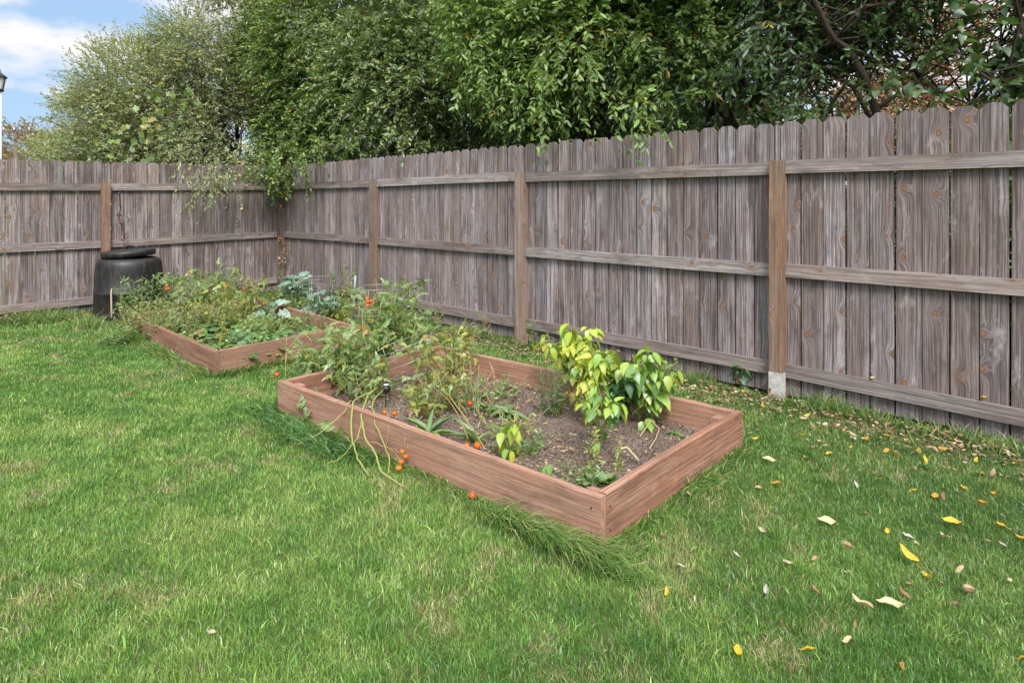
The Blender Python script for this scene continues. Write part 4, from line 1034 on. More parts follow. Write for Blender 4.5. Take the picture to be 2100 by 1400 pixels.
for pts, r, c in paths:
    P = np.array([W(*q) for q in pts]); tt = np.linspace(0, len(P) - 1, len(P) * 4); i0 = np.minimum(tt.astype(int), len(P) - 2); f = (tt - i0)[:, None]
    Pm = P[i0] * (1 - f) + P[i0 + 1] * f + rt.normal(0, .0018, (len(tt), 3))
    Pm[:, 2] = np.maximum(Pm[:, 2], .012)
    vn_ = np.array((-(C1 - A1)[1], (C1 - A1)[0])) / np.linalg.norm(C1 - A1); vn_ = vn_ if np.dot(B1 - A1, vn_) > 0 else -vn_
    for q_ in Pm:
        dd_ = np.dot(q_[:2] - A1, vn_)
        if 0 < dd_ < .055 and q_[2] < ZT + .012: q_[2] = ZT + .012
        elif -.014 < dd_ <= 0 and q_[2] < ZT + .012: q_[:2] -= vn_ * (.014 + dd_)
    mb.tube(Pm, np.linspace(r * .72, r * .4, len(Pm)), 6, col=c)
mb.build('stem', M['stem'], root, smooth=True)
for q, r in [(W(825, 925, 3.2), .013), (W(832, 935, 3.2), .014), (W(823, 946, 3.17), .015), (W(818, 959, 3.13), .017)]: tomato_fruit(root, q, r)
L = Leaves(); q = np.array([W(640, 790, 4.0), W(632, 830, 3.85), W(640, 850, 3.8), W(650, 870, 3.7), W(625, 800, 3.95), W(700, 870, 3.55), W(690, 885, 3.5)]) ; n = len(q)
L.add(TPL_TOMATO[0], q, rt.normal(0, 1, (n, 3)) - (0, 0, .3), rt.normal(0, .4, (n, 3)) + (0, -.5, 1), np.full(n, .13), np.full(n, .13), pick(rt, TOM[:3], n)); L.build('foliage', M['plant'], root)
f0 = G(969, 1022, .02); mb = MB(); mb.blob((0, 0, .014), .016, (.72, .08, .02), 12, .95); tf = mb.build('fallen_tomato', M['tomato'], smooth=True, origin=tuple(f0)); tag(tf, 'red fallen tomato on the lawn against the front of the near bed', 'tomato')
tf.data.transform(__import__('mathutils').Matrix.Translation(Vector(f0)))

# wire cages
M['wire'] = simple_mat('galvanised_wire', (.42, .43, .44), rough=.4, metal=.7, var=.1)
def cage(label, base, h, r0, r1, tilt=(0, 0), rings=3, legs=3, rr=.0022):
    base = np.array(base, float); root = empty('tomato_cage', tuple(base)); tag(root, label, 'tomato cage', 'wire tomato cages')
    def P(a, t):
        r = r0 + (r1 - r0) * t
        return base + np.array((math.cos(a) * r + tilt[0] * t * h, math.sin(a) * r + tilt[1] * t * h, t * h + (math.cos(a) * tilt[2] if len(tilt) > 2 else 0) * r))
    for k in range(rings):
        t = (k + 1) / rings
        mb = MB(); mb.tube([P(a, t) for a in np.linspace(0, 6.283, 33)], rr, 5, cap=False); mb.build('ring', M['wire'], root)
    for k in range(legs):
        a = k * 6.283 / legs + .4; mb = MB(); mb.tube([P(a, -.05), P(a, 1.0)], rr, 5); mb.build('wire_leg', M['wire'], root)
cage('wire tomato cage tipped over towards the viewer at the near bed', g1(840, 800), .34, .12, .20, tilt=(-.1, -.25, .35))
cage('upright wire tomato cage behind the tomatoes with its stake end showing', g1(745, 745), .62, .12, .18, tilt=(.15, .1))
cage('rusty wire tomato cage standing in the far bed near its right end', G(650, 655, .05), .46, .12, .17, tilt=(0, .1))
# plastic stake, pot, tag
M['stake'] = simple_mat('pale_blue_plastic', (.35, .48, .55), rough=.4, var=.1)
mb = MB(); p = [W(724, 657, 5.4), W(729, 565, 5.35)]; mb.tube(p, .008, 6); o = mb.build('garden_stake', M['stake'], origin=tuple(p[0])); tag(o, 'thin pale grey-blue garden stake standing between the two beds', 'stake')
pb = W(792, 797, 4.05); root = empty('solar_light', tuple(pb)); tag(root, 'small black round solar lamp head among the tomato stems', 'garden lamp')
mb = MB(); a = np.linspace(-math.pi / 2, math.pi / 2, 10); mb.lathe(np.stack([np.cos(a) * .028 + .001, np.sin(a) * .027], 1), 20, pb); mb.build('head', M['plastic'], root, smooth=True)
mb = MB(); mb.tube([pb + (.0, 0, -.024), (pb[0] - .01, pb[1], .03)], .004, 6); mb.build('spike', M['plastic'], root)
mb = MB(); mb.lathe([(.001, .031), (.016, .029), (.017, .026)], 12, pb); mb.build('lens', M['glass'], root)
M['tag'] = simple_mat('blue_plastic', (.25, .50, .68), rough=.35, var=.1)
mb = MB(); q = g1(930, 822); q2 = g1(958, 820); mb.tube([q + (0, 0, .03), (q + q2) / 2 + (0, 0, .042), q2 + (0, 0, .025)], [.009, .011, .006], 6); mb.tube([q2 + (0, 0, .025), q2 + (.09, 0, .012)], [.004, .003], 5)
o = mb.build('garden_trowel_handle', M['tag'], origin=tuple(q)); tag(o, 'small light blue plastic plant tag lying on the soil behind the tomato stems', 'plant tag'); o.name = 'plant_tag'
# dead bits on the soil
def dead_stem(label, pts, r, col=(.5, .42, .25)):
    mb = MB(); P = np.array(pts); tt = np.linspace(0, len(P) - 1, len(P) * 5); i0 = np.minimum(tt.astype(int), len(P) - 2); f = (tt - i0)[:, None]; f = f
    mb.tube(P[i0] * (1 - f) + P[i0 + 1] * f, r, 5, col=col); o = mb.build('dry_twig', M['stem'], origin=tuple(P[0])); tag(o, label, 'twig')
dead_stem('dry curled stem lying under the rightmost pepper plant', [g1(1312, 896) + (0, 0, .01), g1(1335, 880) + (0, 0, .05), g1(1352, 890) + (0, 0, .04), g1(1345, 905) + (0, 0, .02), g1(1332, 920) + (0, 0, .01)], .0035)
dead_stem('pale arched stem leaning on the short board of the near bed', [g1(1262, 960), g1(1268, 945) + (0, 0, .06), g1(1285, 940) + (0, 0, .07), g1(1310, 945) + (0, 0, .02)], .006, (.5, .5, .28))
dead_stem('thin pinkish dry twig standing in the leaf litter of the near bed', [g1(1015, 790), g1(1012, 785) + (0, 0, .10), g1(1005, 782) + (0, 0, .14)], .003, (.5, .3, .2))

# ------------------------------------------------------------------ far bed planting
def g2(px, py): q = G(px, py, .06); q[2] = soil_z(q[0], q[1]); return q
STR = [((.17, .31, .09), 5), ((.24, .38, .12), 4), ((.11, .21, .07), 3), ((.30, .34, .08), 1), ((.34, .13, .06), .25)]
rs2 = np.random.default_rng(9)
M['petal'] = simple_mat('white_petal', (.8, .78, .74), rough=.7, var=.05)
spots = []
tries = 0
while len(spots) < 26 and tries < 2000:
    tries += 1
    a, b = rs2.uniform(.06, .95), rs2.uniform(.12, .85)
    p = (A2 * (1 - a) + C2 * a) * (1 - b) + (B2 * (1 - a) + D2 * a) * b
    if all(np.linalg.norm(p - q) > .21 for q in spots): spots.append(p)
spots.sort(key=lambda p: p[1])
for k, p in enumerate(spots):
    root = empty('strawberry_plant', (p[0], p[1], .05)); 
    tag(root, 'low green strawberry clump spreading over the soil of the far bed', 'plant', 'strawberry plants in the far bed')
    n = 26; L = Leaves(); a = rs2.uniform(0, 6.28, n); rad = .13 * np.sqrt(rs2.random(n))
    pos = np.stack([p[0] + np.cos(a) * rad, p[1] + np.sin(a) * rad, .09 + .07 * rs2.random(n)], 1)
    d = np.stack([np.cos(a), np.sin(a), rs2.normal(0, .2, n)], 1); nn = np.stack([np.cos(a) * .3, np.sin(a) * .3, np.ones(n)], 1) + rs2.normal(0, .25, (n, 3))
    s = rs2.uniform(.07, .12, n); L.add(TPL_STRAW, pos - d * s[:, None] * .4, d, nn, s, s, pick(rs2, STR, n) * (1 + rs2.normal(0, .12, (n, 1))))
    L.build('foliage', M['plant'], root)
    if k < 9 and k % 2 == 0:
        for fx in range(2):
            q = pos[rs2.integers(n)] + (0, 0, .02); mb = MB()
            for pa in range(5):
                a_ = pa * 1.2566; mb.blob(q + np.array((math.cos(a_), math.sin(a_), 0)) * .008, .0075, seg=6, squash=.35)
            mb.build('flower', M['petal'], root)
    mb = MB()
    for j in range(0, n, 2): mb.tube([(p[0], p[1], .04), tuple(pos[j] - d[j] * .03)], .0015, 3, col=(.25, .3, .1))
    mb.build('stem', M['stem'], root)
FB = [((.18, .28, .08), 4), ((.25, .35, .11), 4), ((.34, .34, .13), 2), ((.24, .17, .10), 1.2), ((.36, .32, .08), .8)]
tomato('tomato plant with an orange fruit at the back left of the far bed', g2(370, 655), .50, .42, 230, TOM, 11, 14, cluster(345, 586, 6.6, 3, .02, .016) + cluster(390, 567, 6.7, 1), leaf=.12)
tomato('tall light green tomato plant at the back of the far bed', g2(450, 640), .60, .40, 240, TOM, 12, 14, cluster(462, 588, 6.9, 1, .01, .018) , leaf=.12)
tomato('yellowing tomato plant in the middle of the far bed', g2(500, 655), .48, .40, 190, TOMY, 13, 12, cluster(500, 590, 6.9, 1), leaf=.11)
wispy('weed', 'dry brown-green weed tangle covering the middle of the far bed', g2(420, 668), .30, .45, 900, .035, .35, FB, 14, 60, stemcol=(.28, .22, .12))
wispy('weed', 'upright yellow-green leafy weed standing in the far bed', g2(458, 710), .34, .05, 130, .045, .35, [((.45, .46, .10), 3), ((.30, .38, .10), 2)], 15, 5)
wispy('weed', 'leafy green weed clump at the back right of the far bed', g2(575, 650), .26, .32, 420, .045, .4, FB, 16, 26)
wispy('weed', 'pale grey-green weed straddling the near board of the far bed', g2(640, 690), .36, .22, 420, .035, .32, FEATH, 17, 22, stemcol=(.35, .3, .15))
wispy('weed', 'tall green weed in front of the compost bin', G(285, 668, 0), .56, .26, 700, .055, .42, WG, 18, 28)
wispy('weed', 'bushy weed spilling over the left end of the far bed', G(300, 682, .05), .34, .34, 900, .05, .32, FB, 19, 50, stemcol=(.4, .35, .14))
wispy('weed', 'low blue-green weed on the lawn at the left end of the far bed', G(262, 705, 0), .20, .34, 700, .05, .35, WG, 20, 44)
wispy('weed', 'thorny leaved weed rising beside the compost bin', g2(335, 655), .50, .12, 110, .07, .5, WG, 21, 5)
wispy('weed', 'loose light green weed tangle in the front left of the far bed', g2(370, 690), .34, .40, 900, .045, .42, FB[:3], 44, 50, stemcol=(.36, .36, .15))
wispy('weed', 'loose yellow-green weed tangle in the centre of the far bed', g2(460, 675), .36, .36, 800, .045, .42, TOMY[:3], 45, 44, stemcol=(.4, .38, .15))
wispy('weed', 'light green weed tangle along the right half of the far bed', g2(540, 690), .24, .30, 520, .045, .45, FB[:3], 46, 34, stemcol=(.36, .34, .15))
wispy('weed', 'withering yellow-brown weed stems between the tomatoes and the bare soil of the near bed', g1(930, 830), .30, .26, 330, .035, .4, TOMY, 47, 34, stemcol=(.42, .34, .16))
wispy('weed', 'dry wispy stems at the left end of the near bed beside the corner', g1(655, 775), .22, .22, 420, .03, .35, FB, 48, 34, stemcol=(.38, .30, .18))
wispy('weed', 'pale green weed seedlings scattered near the front board of the near bed', g1(1060, 930), .12, .24, 200, .04, .45, WG, 49, 20)
wispy('weed', 'straggly pale stems with few leaves rising from the middle of the near bed', g1(985, 850), .26, .22, 120, .04, .4, WG, 61, 18, stemcol=(.42, .40, .18))
wispy('weed', 'pale green low weed scatter behind the flat rosette in the near bed', g1(1010, 810), .14, .28, 260, .04, .42, WG, 62, 26, stemcol=(.34, .36, .15))
wispy('weed', 'straggly yellowing stems behind the pepper seedling in the near bed', g1(1050, 890), .12, .25, 200, .035, .35, TOMY, 63, 22, stemcol=(.42, .38, .18))
wispy('weed', 'low green weed scatter near the front corner of the near bed', g1(1180, 985), .08, .16, 160, .035, .5, WG, 64, 16)
# kale
KALE = [((.28, .40, .33), 4), ((.36, .48, .41), 3), ((.18, .30, .20), 2)]
def kale(label, base, n, leaf, h, seed):
    rng = np.random.default_rng(seed); base = np.array(base, float); root = empty('kale_plant', tuple(base)); tag(root, label, 'plant', 'kale plants by the far bed')
    L = Leaves(); mb = MB(); mb.tube([base - (0, 0, .02), base + (0, 0, h * .6)], [.014, .011], 6, col=(.3, .36, .25))
    for k in range(n):
        a = k * 2.4; t = rng.uniform(.35, 1); p0 = base + (0, 0, h * .6 * t); out = np.array((math.cos(a), math.sin(a), .9 * t))
        p1 = p0 + nrm(out) * leaf * .55; mb.tube([p0, p1], .004, 4, col=(.38, .45, .35))
        d = nrm(out + (0, 0, -.25)); nn = nrm(np.array((0, 0, 1)) + rng.normal(0, .3, 3) - np.array((math.cos(a), math.sin(a), 0)) * .3)
        s = leaf * rng.uniform(.75, 1.15); L.add(TPL_KALE[k % 2], p1 - d * .01, d, nn, s, s * .8, pick(rng, KALE, 1) * rng.uniform(.85, 1.15))
    L.build('foliage', M['plant'], root); mb.build('stem', M['stem'], root)
kale('largest blue-green kale plant near the corner of the fence', g2(610, 628), 26, .17, .50, 1)
kale('second blue-green kale plant with broad flat leaves right of the largest', g2(655, 652), 16, .18, .34, 2)
kale('small blue-green kale plant at the left of the largest', g2(560, 660), 7, .17, .2, 3)
# weeds between beds and fence
wispy('weed', 'tall pale seeding weed rising in front of the fence right of the corner', fr(1.15, -.5, 0), .82, .04, 240, .028, .4, [((.38, .42, .2), 3), ((.3, .36, .15), 2)], 30, 3)
wispy('weed', 'dark green twiggy weed in front of the second fence post', fr(2.15, -.35, 0), .62, .16, 260, .035, .5, DARKG[:3], 31, 9)
wispy('weed', 'rangy flowering weed with yellow heads beside the second fence post', fr(2.85, -.65, 0), .78, .17, 260, .05, .5, [((.15, .25, .06), 5), ((.5, .45, .08), 1.2)], 32, 8)
wispy('weed', 'bushy yellow-green weed patch behind the tomatoes', fr(3.2, -.6, 0), .42, .34, 760, .05, .38, TOMY, 33, 34)
wispy('weed', 'green weed patch behind the far corner of the near bed', fr(3.9, -.45, 0), .34, .30, 620, .05, .4, TOM[:4], 34, 28)
wispy('weed', 'low green weed patch between the two beds along the fence', fr(2.3, -.6, 0), .30, .36, 640, .045, .4, WG, 35, 30)
wispy('weed', 'low weed patch at the fence foot behind the kale', fr(.9, -.4, 0), .30, .36, 560, .05, .4, WG, 36, 28)
wispy('weed', 'dark low weed patch along the left fence near the corner', fl(1.0, -.35, 0), .26, .34, 480, .045, .4, DARKG[:3], 37, 24)
wispy('weed', 'thin green weed right of the middle fence post', fr(5.2, -.12, 0), .34, .05, 90, .045, .4, WG, 38, 5)
wispy('weed', 'small feathery weed left of the middle fence post', fr(4.62, -.2, 0), .30, .05, 120, .04, .2, FEATH, 39, 6)
wispy('weed', 'leaf-strewn weed patch left of the middle fence post', fr(4.4, -.3, 0), .18, .28, 420, .04, .4, TOMY, 40, 26)
wispy('weed', 'matted dry weed patch at the foot of the left fence', fl(3.0, -.2, 0), .16, .35, 520, .05, .2, FB, 41, 34, stemcol=(.4, .32, .18))
wispy('weed', 'dry weed patch at the foot of the left fence beside the compost bin', fl(2.5, -.55, 0), .14, .28, 380, .05, .2, FB, 42, 26, stemcol=(.4, .32, .18))

# ------------------------------------------------------------------ grass (nobody could count it)
rg = np.random.default_rng(12)
def fdist(P):
    d = P - CORNER
    return -(d @ RB), -(d @ LB)          # metres in front of the right / left fence
def lawn_ok(P):
    a, b = fdist(P)
    ok = (a > -.085) & (b > -.085)
    ok &= ~in_quad(P, Q1, .004); ok &= ~in_quad(P, Q2, .004)
    ok &= np.linalg.norm(P - COMP, axis=1) > .365
    return ok
def blades(P, h, w, bend, az, col, seg=2, z0=0.0):
    n = len(P); d = np.stack([np.cos(az), np.sin(az)], 1); fa = az + math.pi / 2 + rg.normal(0, .9, n)
    sd_ = np.stack([np.cos(fa), np.sin(fa)], 1) * (w / 2)[:, None]
    ts = (0, .5, 1.0) if seg == 2 else (0, .3, .65, 1.0)
    V = []
    for t in ts:
        c = np.zeros((n, 3)); ang = bend * t
        c[:, :2] = P + d * (h * np.sin(ang) * t)[:, None]; c[:, 2] = z0 + h * t * np.cos(ang * .9)
        wt = 1 - .35 * t
        if t < 1:
            l = c.copy(); r = c.copy(); l[:, :2] -= sd_ * wt; r[:, :2] += sd_ * wt; V += [l, r]
        else: V.append(c)
    k = len(V); V = np.stack(V, 1)
    V[:, :, 2] = np.maximum(V[:, :, 2], .003)
    off = (np.arange(n) * k)[:, None]
    q = [np.array([(0, 1, 3, 2)]) + off] + ([np.array([(2, 3, 5, 4)]) + off] if seg == 3 else [])
    t3 = np.array([(k - 3, k - 2, k - 1)]) + off
    return V.reshape(-1, 3), np.concatenate(q), t3, np.repeat(col, k, axis=0)
def grass_cols(P, n):
    x, y = P[:, 0], P[:, 1]
    big = VN2[3].n2(x * 1.1 + 40, y * 1.1 + 40) * .6 + VN2[4].n2(x * 3.4 + 40, y * 3.4 + 40) * .4
    sm = VN2[5].n2(x * 9 + 40, y * 9 + 40) * .6 + VN2[0].n2(x * 21 + 70, y * 21 + 70) * .4
    dark = np.array((.085, .21, .035)); mid = np.array((.185, .36, .06)); lt = np.array((.36, .48, .15)); straw = np.array((.46, .42, .22)); blue = np.array((.09, .20, .07))
    k = (big * .48 + sm * .60 + rg.normal(0, .16, n))
    k = np.clip((k - .28) / .55, 0, 1)[:, None]
    c = np.where(k < .5, dark + (mid - dark) * k * 2, mid + (lt - mid) * (k - .5) * 2)
    rightish = np.clip((x - .9 + (y - 2.5) * .15) / 1.3, 0, 1)[:, None]     # darker bluegrass on the right, with soft shade painted into the colour
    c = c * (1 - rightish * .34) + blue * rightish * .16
    s_p = np.clip((VN2[2].n2(x * 3.7 + 77, y * 3.7 + 77) * .6 + VN2[1].n2(x * 11 + 7, y * 11 + 7) * .4 - .60) * 4, 0, .55) + .05
    is_s = rg.random(n) < s_p * (.35 + .65 * (sm > .5))
    c[is_s] = straw * rg.uniform(.55, 1.1, (is_s.sum(), 1))
    return np.clip(c * np.exp(rg.normal(0, .30, (n, 1))), .01, .8)
VV = []; QQ = []; TT = []; CCc = []; n0 = 0
def push(res):
    global n0
    V, q, t3, c = res; VV.append(V); QQ.append(q + n0); TT.append(t3 + n0); CCc.append(c); n0 += len(V)
NB = 1150000
Yv = (1.35 ** .75 + rg.random(NB) * (9.6 ** .75 - 1.35 ** .75)) ** (1 / .75)
pxv = rg.uniform(-260, 2360, NB)
P = np.stack([(pxv - 1050) / F * Yv, Yv], 1)
P = P[lawn_ok(P)]; n = len(P)
tuft = VN2[0].n2(P[:, 0] * 14 + 30, P[:, 1] * 14 + 30)
bald = VN2[1].n2(P[:, 0] * 7 + 11, P[:, 1] * 7 + 11)
keep = rg.random(n) < np.clip(.55 + bald * .9, .0, 1)
P = P[keep]; tuft = tuft[keep]; n = len(P)
sc = np.clip(P[:, 1] / 2.6, 1, 2.6)
az = VN2[4].n2(P[:, 0] * 2.2 + 9, P[:, 1] * 2.2 + 9) * 8 + rg.normal(0, 2.4, n)
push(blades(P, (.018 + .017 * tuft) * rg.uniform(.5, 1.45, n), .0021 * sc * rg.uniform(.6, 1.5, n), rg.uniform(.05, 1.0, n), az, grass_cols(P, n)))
# sparse cover well outside the view so that the lawn goes on
ns_ = 60000; P = np.stack([rg.uniform(-9, 6, ns_), rg.uniform(-2.5, 9, ns_)], 1); P = P[lawn_ok(P)]; n = len(P)
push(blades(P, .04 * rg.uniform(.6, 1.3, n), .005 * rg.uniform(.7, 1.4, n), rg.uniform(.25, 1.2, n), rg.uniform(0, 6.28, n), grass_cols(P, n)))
# unmown edges: along fences, beds and bin
def edge(p, q, n, out, hmin, hmax, wdt, bend, azm, azs, cols, width=.006, spread_fn=None):
    t = rg.random(n); P = p + (q - p) * t[:, None] + nrm(out) * (np.abs(rg.normal(0, wdt, n)) + .006)[:, None]
    dens = VN2[3].n2(t * np.linalg.norm(q - p) * 3.3 + 3, t * 0 + 5); ok = (rg.random(n) < .25 + dens) & lawn_ok(P)
    P = P[ok]; n = len(P)
    base = cols[rg.integers(len(cols), size=n)] * rg.uniform(.7, 1.25, (n, 1))
    ln = rg.uniform(hmin, hmax, n) * (.6 + .8 * dens[ok])
    push(blades(P, ln, width * rg.uniform(.5, 1, n), rg.uniform(bend[0], bend[1], n), azm + rg.normal(0, azs, n), np.clip(base, .01, .8), seg=3))
EG = np.array([(.12, .26, .05), (.17, .33, .06), (.08, .19, .05), (.27, .40, .10), (.42, .42, .18)])
EGD = np.array([(.09, .22, .06), (.13, .28, .07), (.07, .18, .06), (.22, .34, .09)])
def ang(v): return math.atan2(v[1], v[0])
uA = nrm(C1 - A1); vA = nrm(B1 - A1); uB = nrm(C2 - A2); vB = nrm(B2 - A2)
edge(fr(0, 0)[:2] , fr(12.2, 0)[:2], 13000, -RB, .03, .10, .05, (.3, 1.2), ang(-RB), 1.2, EG)
edge(fl(0, 0)[:2], fl(8, 0)[:2], 11000, -LB, .05, .15, .10, (.3, 1.2), ang(-LB), 1.2, EG, .007)
edge(A1, C1, 5000, -vA, .02, .06, .03, (.5, 1.3), ang(-vA), .9, EG)
edge(A1, B1, 3500, -uA, .02, .07, .03, (.3, 1.2), ang(-uA), .9, EG)
edge(B1, D1, 6000, vA, .05, .13, .04, (.3, 1.2), ang(vA), .9, EG)
edge(A2, C2, 6000, -vB, .05, .13, .05, (.4, 1.2), ang(-vB), .9, EG, .008)
edge(A2, B2, 4500, -uB, .05, .12, .04, (.4, 1.2), ang(-uB), .9, EG, .008)
# long flopped tufts beside the near bed
def flop(px, py, n, sx, sy, ln, azm, azs, cols, bend=(1.2, 1.5), wd=.0075):
    c = G(px, py)[:2]; P = c + rg.normal(0, 1, (n, 2)) @ np.array((uA * sx, vA * sy)); P = P[lawn_ok(P)]; n = len(P)
    base = cols[rg.integers(len(cols), size=n)] * rg.uniform(.7, 1.3, (n, 1))
    push(blades(P, ln * rg.uniform(.5, 1.15, n), (wd * rg.uniform(.5, 1.2, n)), rg.uniform(bend[0], bend[1], n), azm + rg.normal(0, azs, n), np.clip(base, .01, .8), seg=3))
flop(1115, 1115, 950, .19, .032, .17, ang(-uA) - .15, .33, EG, (1.0, 1.5), .0042)
flop(1060, 1088, 450, .12, .03, .14, ang(-uA) - .1, .5, EG, (.9, 1.5), .0045)
flop(1190, 1145, 450, .10, .035, .15, ang(-uA) - .2, .5, EG, (.9, 1.5), .0042)
flop(620, 900, 600, .22, .06, .15, ang(-vA), .9, EGD, (.8, 1.45))
flop(560, 850, 450, .12, .06, .12, ang(-vA), 1.0, EGD, (.8, 1.45))
flop(700, 925, 400, .15, .04, .10, ang(-uA) - .4, .7, EGD, (.9, 1.4))
flop(1420, 995, 350, .05, .10, .10, ang(-uA), .8, EG, (.5, 1.3))
flop(1270, 1125, 120, .05, .05, .08, ang(-uA), .8, EG, (.6, 1.3))
# tufts at the right fence foot and around the compost bin
for px, py, n_, l_ in ((1640, 815, 200, .16), (1700, 845, 240, .18), (1790, 855, 260, .13), (1900, 890, 160, .10), (2000, 912, 200, .12), (2080, 930, 260, .12), (1150, 715, 300, .15), (1300, 745, 400, .15), (1440, 780, 400, .15),
                       (190, 668, 200, .13), (250, 682, 200, .12), (120, 660, 500, .16), (60, 665, 400, .16), (170, 675, 500, .16), (300, 700, 400, .14)):
    c = G(px, py)[:2]; P = c + rg.normal(0, .07, (n_, 2)); P = P[lawn_ok(P)]; n = len(P)
    if n: push(blades(P, l_ * rg.uniform(.4, 1.15, n), .006 * rg.uniform(.5, 1.1, n), rg.uniform(.4, 1.3, n), rg.uniform(0, 6.28, n), np.clip(EG[rg.integers(5, size=n)] * rg.uniform(.7, 1.3, (n, 1)), .01, .8), seg=3))
go = np_mesh('lawn_grass', np.concatenate(VV), [np.concatenate(QQ), np.concatenate(TT)], M['grass'], col=np.concatenate(CCc))
tag(go, 'green mown lawn grass with longer tufts along the beds and fences', 'grass', kind='stuff')

# ------------------------------------------------------------------ fallen leaves
rl = np.random.default_rng(31)
LEAFM = {}
def fallen_mesh(key, col, ws, curl, cross):
    ys = np.array((0, .08, .25, .45, .65, .85, 1.0)); wsv = np.array(ws)
    V = []; Cn = []; q = []
    for i, (y, w) in enumerate(zip(ys, wsv)):
        z = curl * 1.25 * (y - .5) ** 2 + .05 * math.sin(y * 9 + curl * 7)
        for s_ in (-1, -.5, 0, .5, 1):
            V.append((s_ * w, y - .5, z + cross * w * (s_ * s_) + rl.normal(0, .022))); Cn.append(np.array(col) * (1.12 if s_ == 0 else 1) * rl.uniform(.85, 1.1))
    for i in range(6):
        for j in range(4): a = i * 5 + j; q.append((a, a + 1, a + 6, a + 5))
    V.append((0, -.68, .02)); Cn.append(np.array(col) * .8); V.append((.015, -.5, .01)); Cn.append(np.array(col) * .8); V.append((-.015, -.5, .01)); Cn.append(np.array(col) * .8)
    V = np.array(V); V[:, 2] -= V[:, 2].min()
    o = np_mesh('fallen_leaf', V, [np.array(q), np.array([(35, 36, 37)])], M['dryleaf'], col=np.clip(np.array(Cn), 0, .95), smooth=True)
    me = o.data; bpy.data.objects.remove(o); LEAFM[key] = me
w0 = (0.01, .10, .20, .235, .20, .10, .0); w1 = (.01, .09, .16, .18, .15, .08, .0)
fallen_mesh('yellow', (.72, .47, .03), w0, .5, .5); fallen_mesh('yellow2', (.78, .56, .06), w1, .9, .8); fallen_mesh('amber', (.62, .33, .04), w0, .7, .9)
fallen_mesh('tan', (.56, .44, .26), w1, .7, .9); fallen_mesh('tan2', (.60, .52, .38), w0, .9, 1.4); fallen_mesh('brown', (.36, .23, .13), w1, 1.2, 1.6); fallen_mesh('grey', (.50, .48, .42), w1, .5, .6)
fallen_mesh('tan3', (.50, .36, .22), w0, 1.4, 2.0); fallen_mesh('pale', (.70, .60, .32), w0, .4, .5)
def put_leaf(p, key, size, label, group, rz=None, lay=.3):
    o = bpy.data.objects.new('fallen_leaf', LEAFM[key]); COL.objects.link(o)
    o.location = p; size *= .84; o.scale = (size, size, size); o.rotation_euler = (rl.normal(0, lay), rl.normal(0, lay), rl.uniform(0, 6.28) if rz is None else rz)
    tag(o, label, 'leaf', group); return o
LBL = {'yellow': 'bright yellow leaf fallen on the grass', 'amber': 'amber-orange leaf fallen on the grass', 'tan': 'tan dried leaf fallen on the grass', 'brown': 'curled brown leaf fallen on the grass', 'grey': 'greyish dried leaf fallen on the grass', 'pale': 'pale yellow leaf fallen on the grass'}
def lbl(key, where=''):
    k = ''.join(c for c in key if not c.isdigit()); return LBL[k] + where, {'yellow': 'yellow', 'amber': 'amber', 'tan': 'tan', 'brown': 'brown', 'grey': 'grey', 'pale': 'pale'}[k] + ' fallen leaves on the lawn'
YEL = [(1554, 900), (1646, 893), (1650, 937), (1700, 930), (1744, 919), (1739, 927), (1774, 901), (1819, 893), (1859, 897), (1817, 927), (1834, 931), (1884, 926), (1897, 943), (1931, 921), (1953, 903), (2011, 971), (1999, 946), (1874, 1006), (1916, 1020), (2014, 1033), (1806, 983), (1591, 993), (1561, 833), (1704, 853), (1784, 883), (1976, 1000), (2040, 1014), (2083, 951), (1820, 1090), (2058, 1080), (2096, 1106), (1847, 1369), (1903, 1186), (1656, 1333), (1514, 1336), (2098, 1349), (1370, 1220), (1412, 768), (1460, 780), (1330, 760)]
TAN = [(1559, 1001), (1666, 921), (1874, 963), (1756, 993), (1931, 1020), (1997, 909), (1959, 917), (1937, 959), (2057, 1060), (1664, 871), (1963, 1244), (1931, 1200), (1983, 1214), (1864, 1199), (1754, 1286), (1737, 1316), (1566, 1089), (1777, 1054), (1863, 1100), (1881, 1116), (1510, 1137), (1614, 1157), (1671, 1150), (1734, 1120), (1740, 1174), (1937, 1100), (2024, 1111), (2057, 1117), (1967, 1169), (2064, 1190), (1851, 1220), (1671, 1214), (1571, 1210), (1359, 1101), (1413, 1016), (1396, 1160), (525, 880), (295, 1032), (430, 1300)]
for (px, py) in YEL:
    key = ('yellow', 'yellow2', 'yellow', 'amber')[rl.integers(4)]; l_, g_ = lbl(key)
    put_leaf(tuple(G(px, py, rl.uniform(.010, .022))), key, rl.uniform(.045, .068), l_, g_)
for (px, py) in TAN:
    key = ('tan', 'tan2', 'grey', 'tan3', 'brown')[rl.integers(5)]; l_, g_ = lbl(key)
    put_leaf(tuple(G(px, py, rl.uniform(.016, .03))), key, rl.uniform(.032, .058), l_, g_)
put_leaf(tuple(G(1950, 1069, .035)), 'yellow', .085, 'largest deep yellow leaf on the lawn at the right', None, rz=1.2, lay=.15)
put_leaf(tuple(G(1861, 1141, .035)), 'yellow2', .095, 'narrow yellow leaf pointing away on the lawn at the lower right', None, rz=.35, lay=.2)
put_leaf(tuple(G(1826, 1240, .035)), 'pale', .10, 'large crinkled pale yellow leaf on the lawn at the lower right', None, rz=1.1, lay=.15)
put_leaf(tuple(G(1767, 1240, .035)), 'tan', .085, 'half yellow half tan leaf left of the large crinkled pale leaf', None, rz=.6, lay=.15)
put_leaf(tuple(G(1577, 943, .035)), 'pale', .082, 'oval cream leaf on the lawn near the right corner of the near bed', None, rz=1.2, lay=.12)
put_leaf(tuple(G(1696, 1069, .035)), 'pale', .088, 'long cream leaf on the open lawn right of the near bed', None, rz=.9, lay=.15)
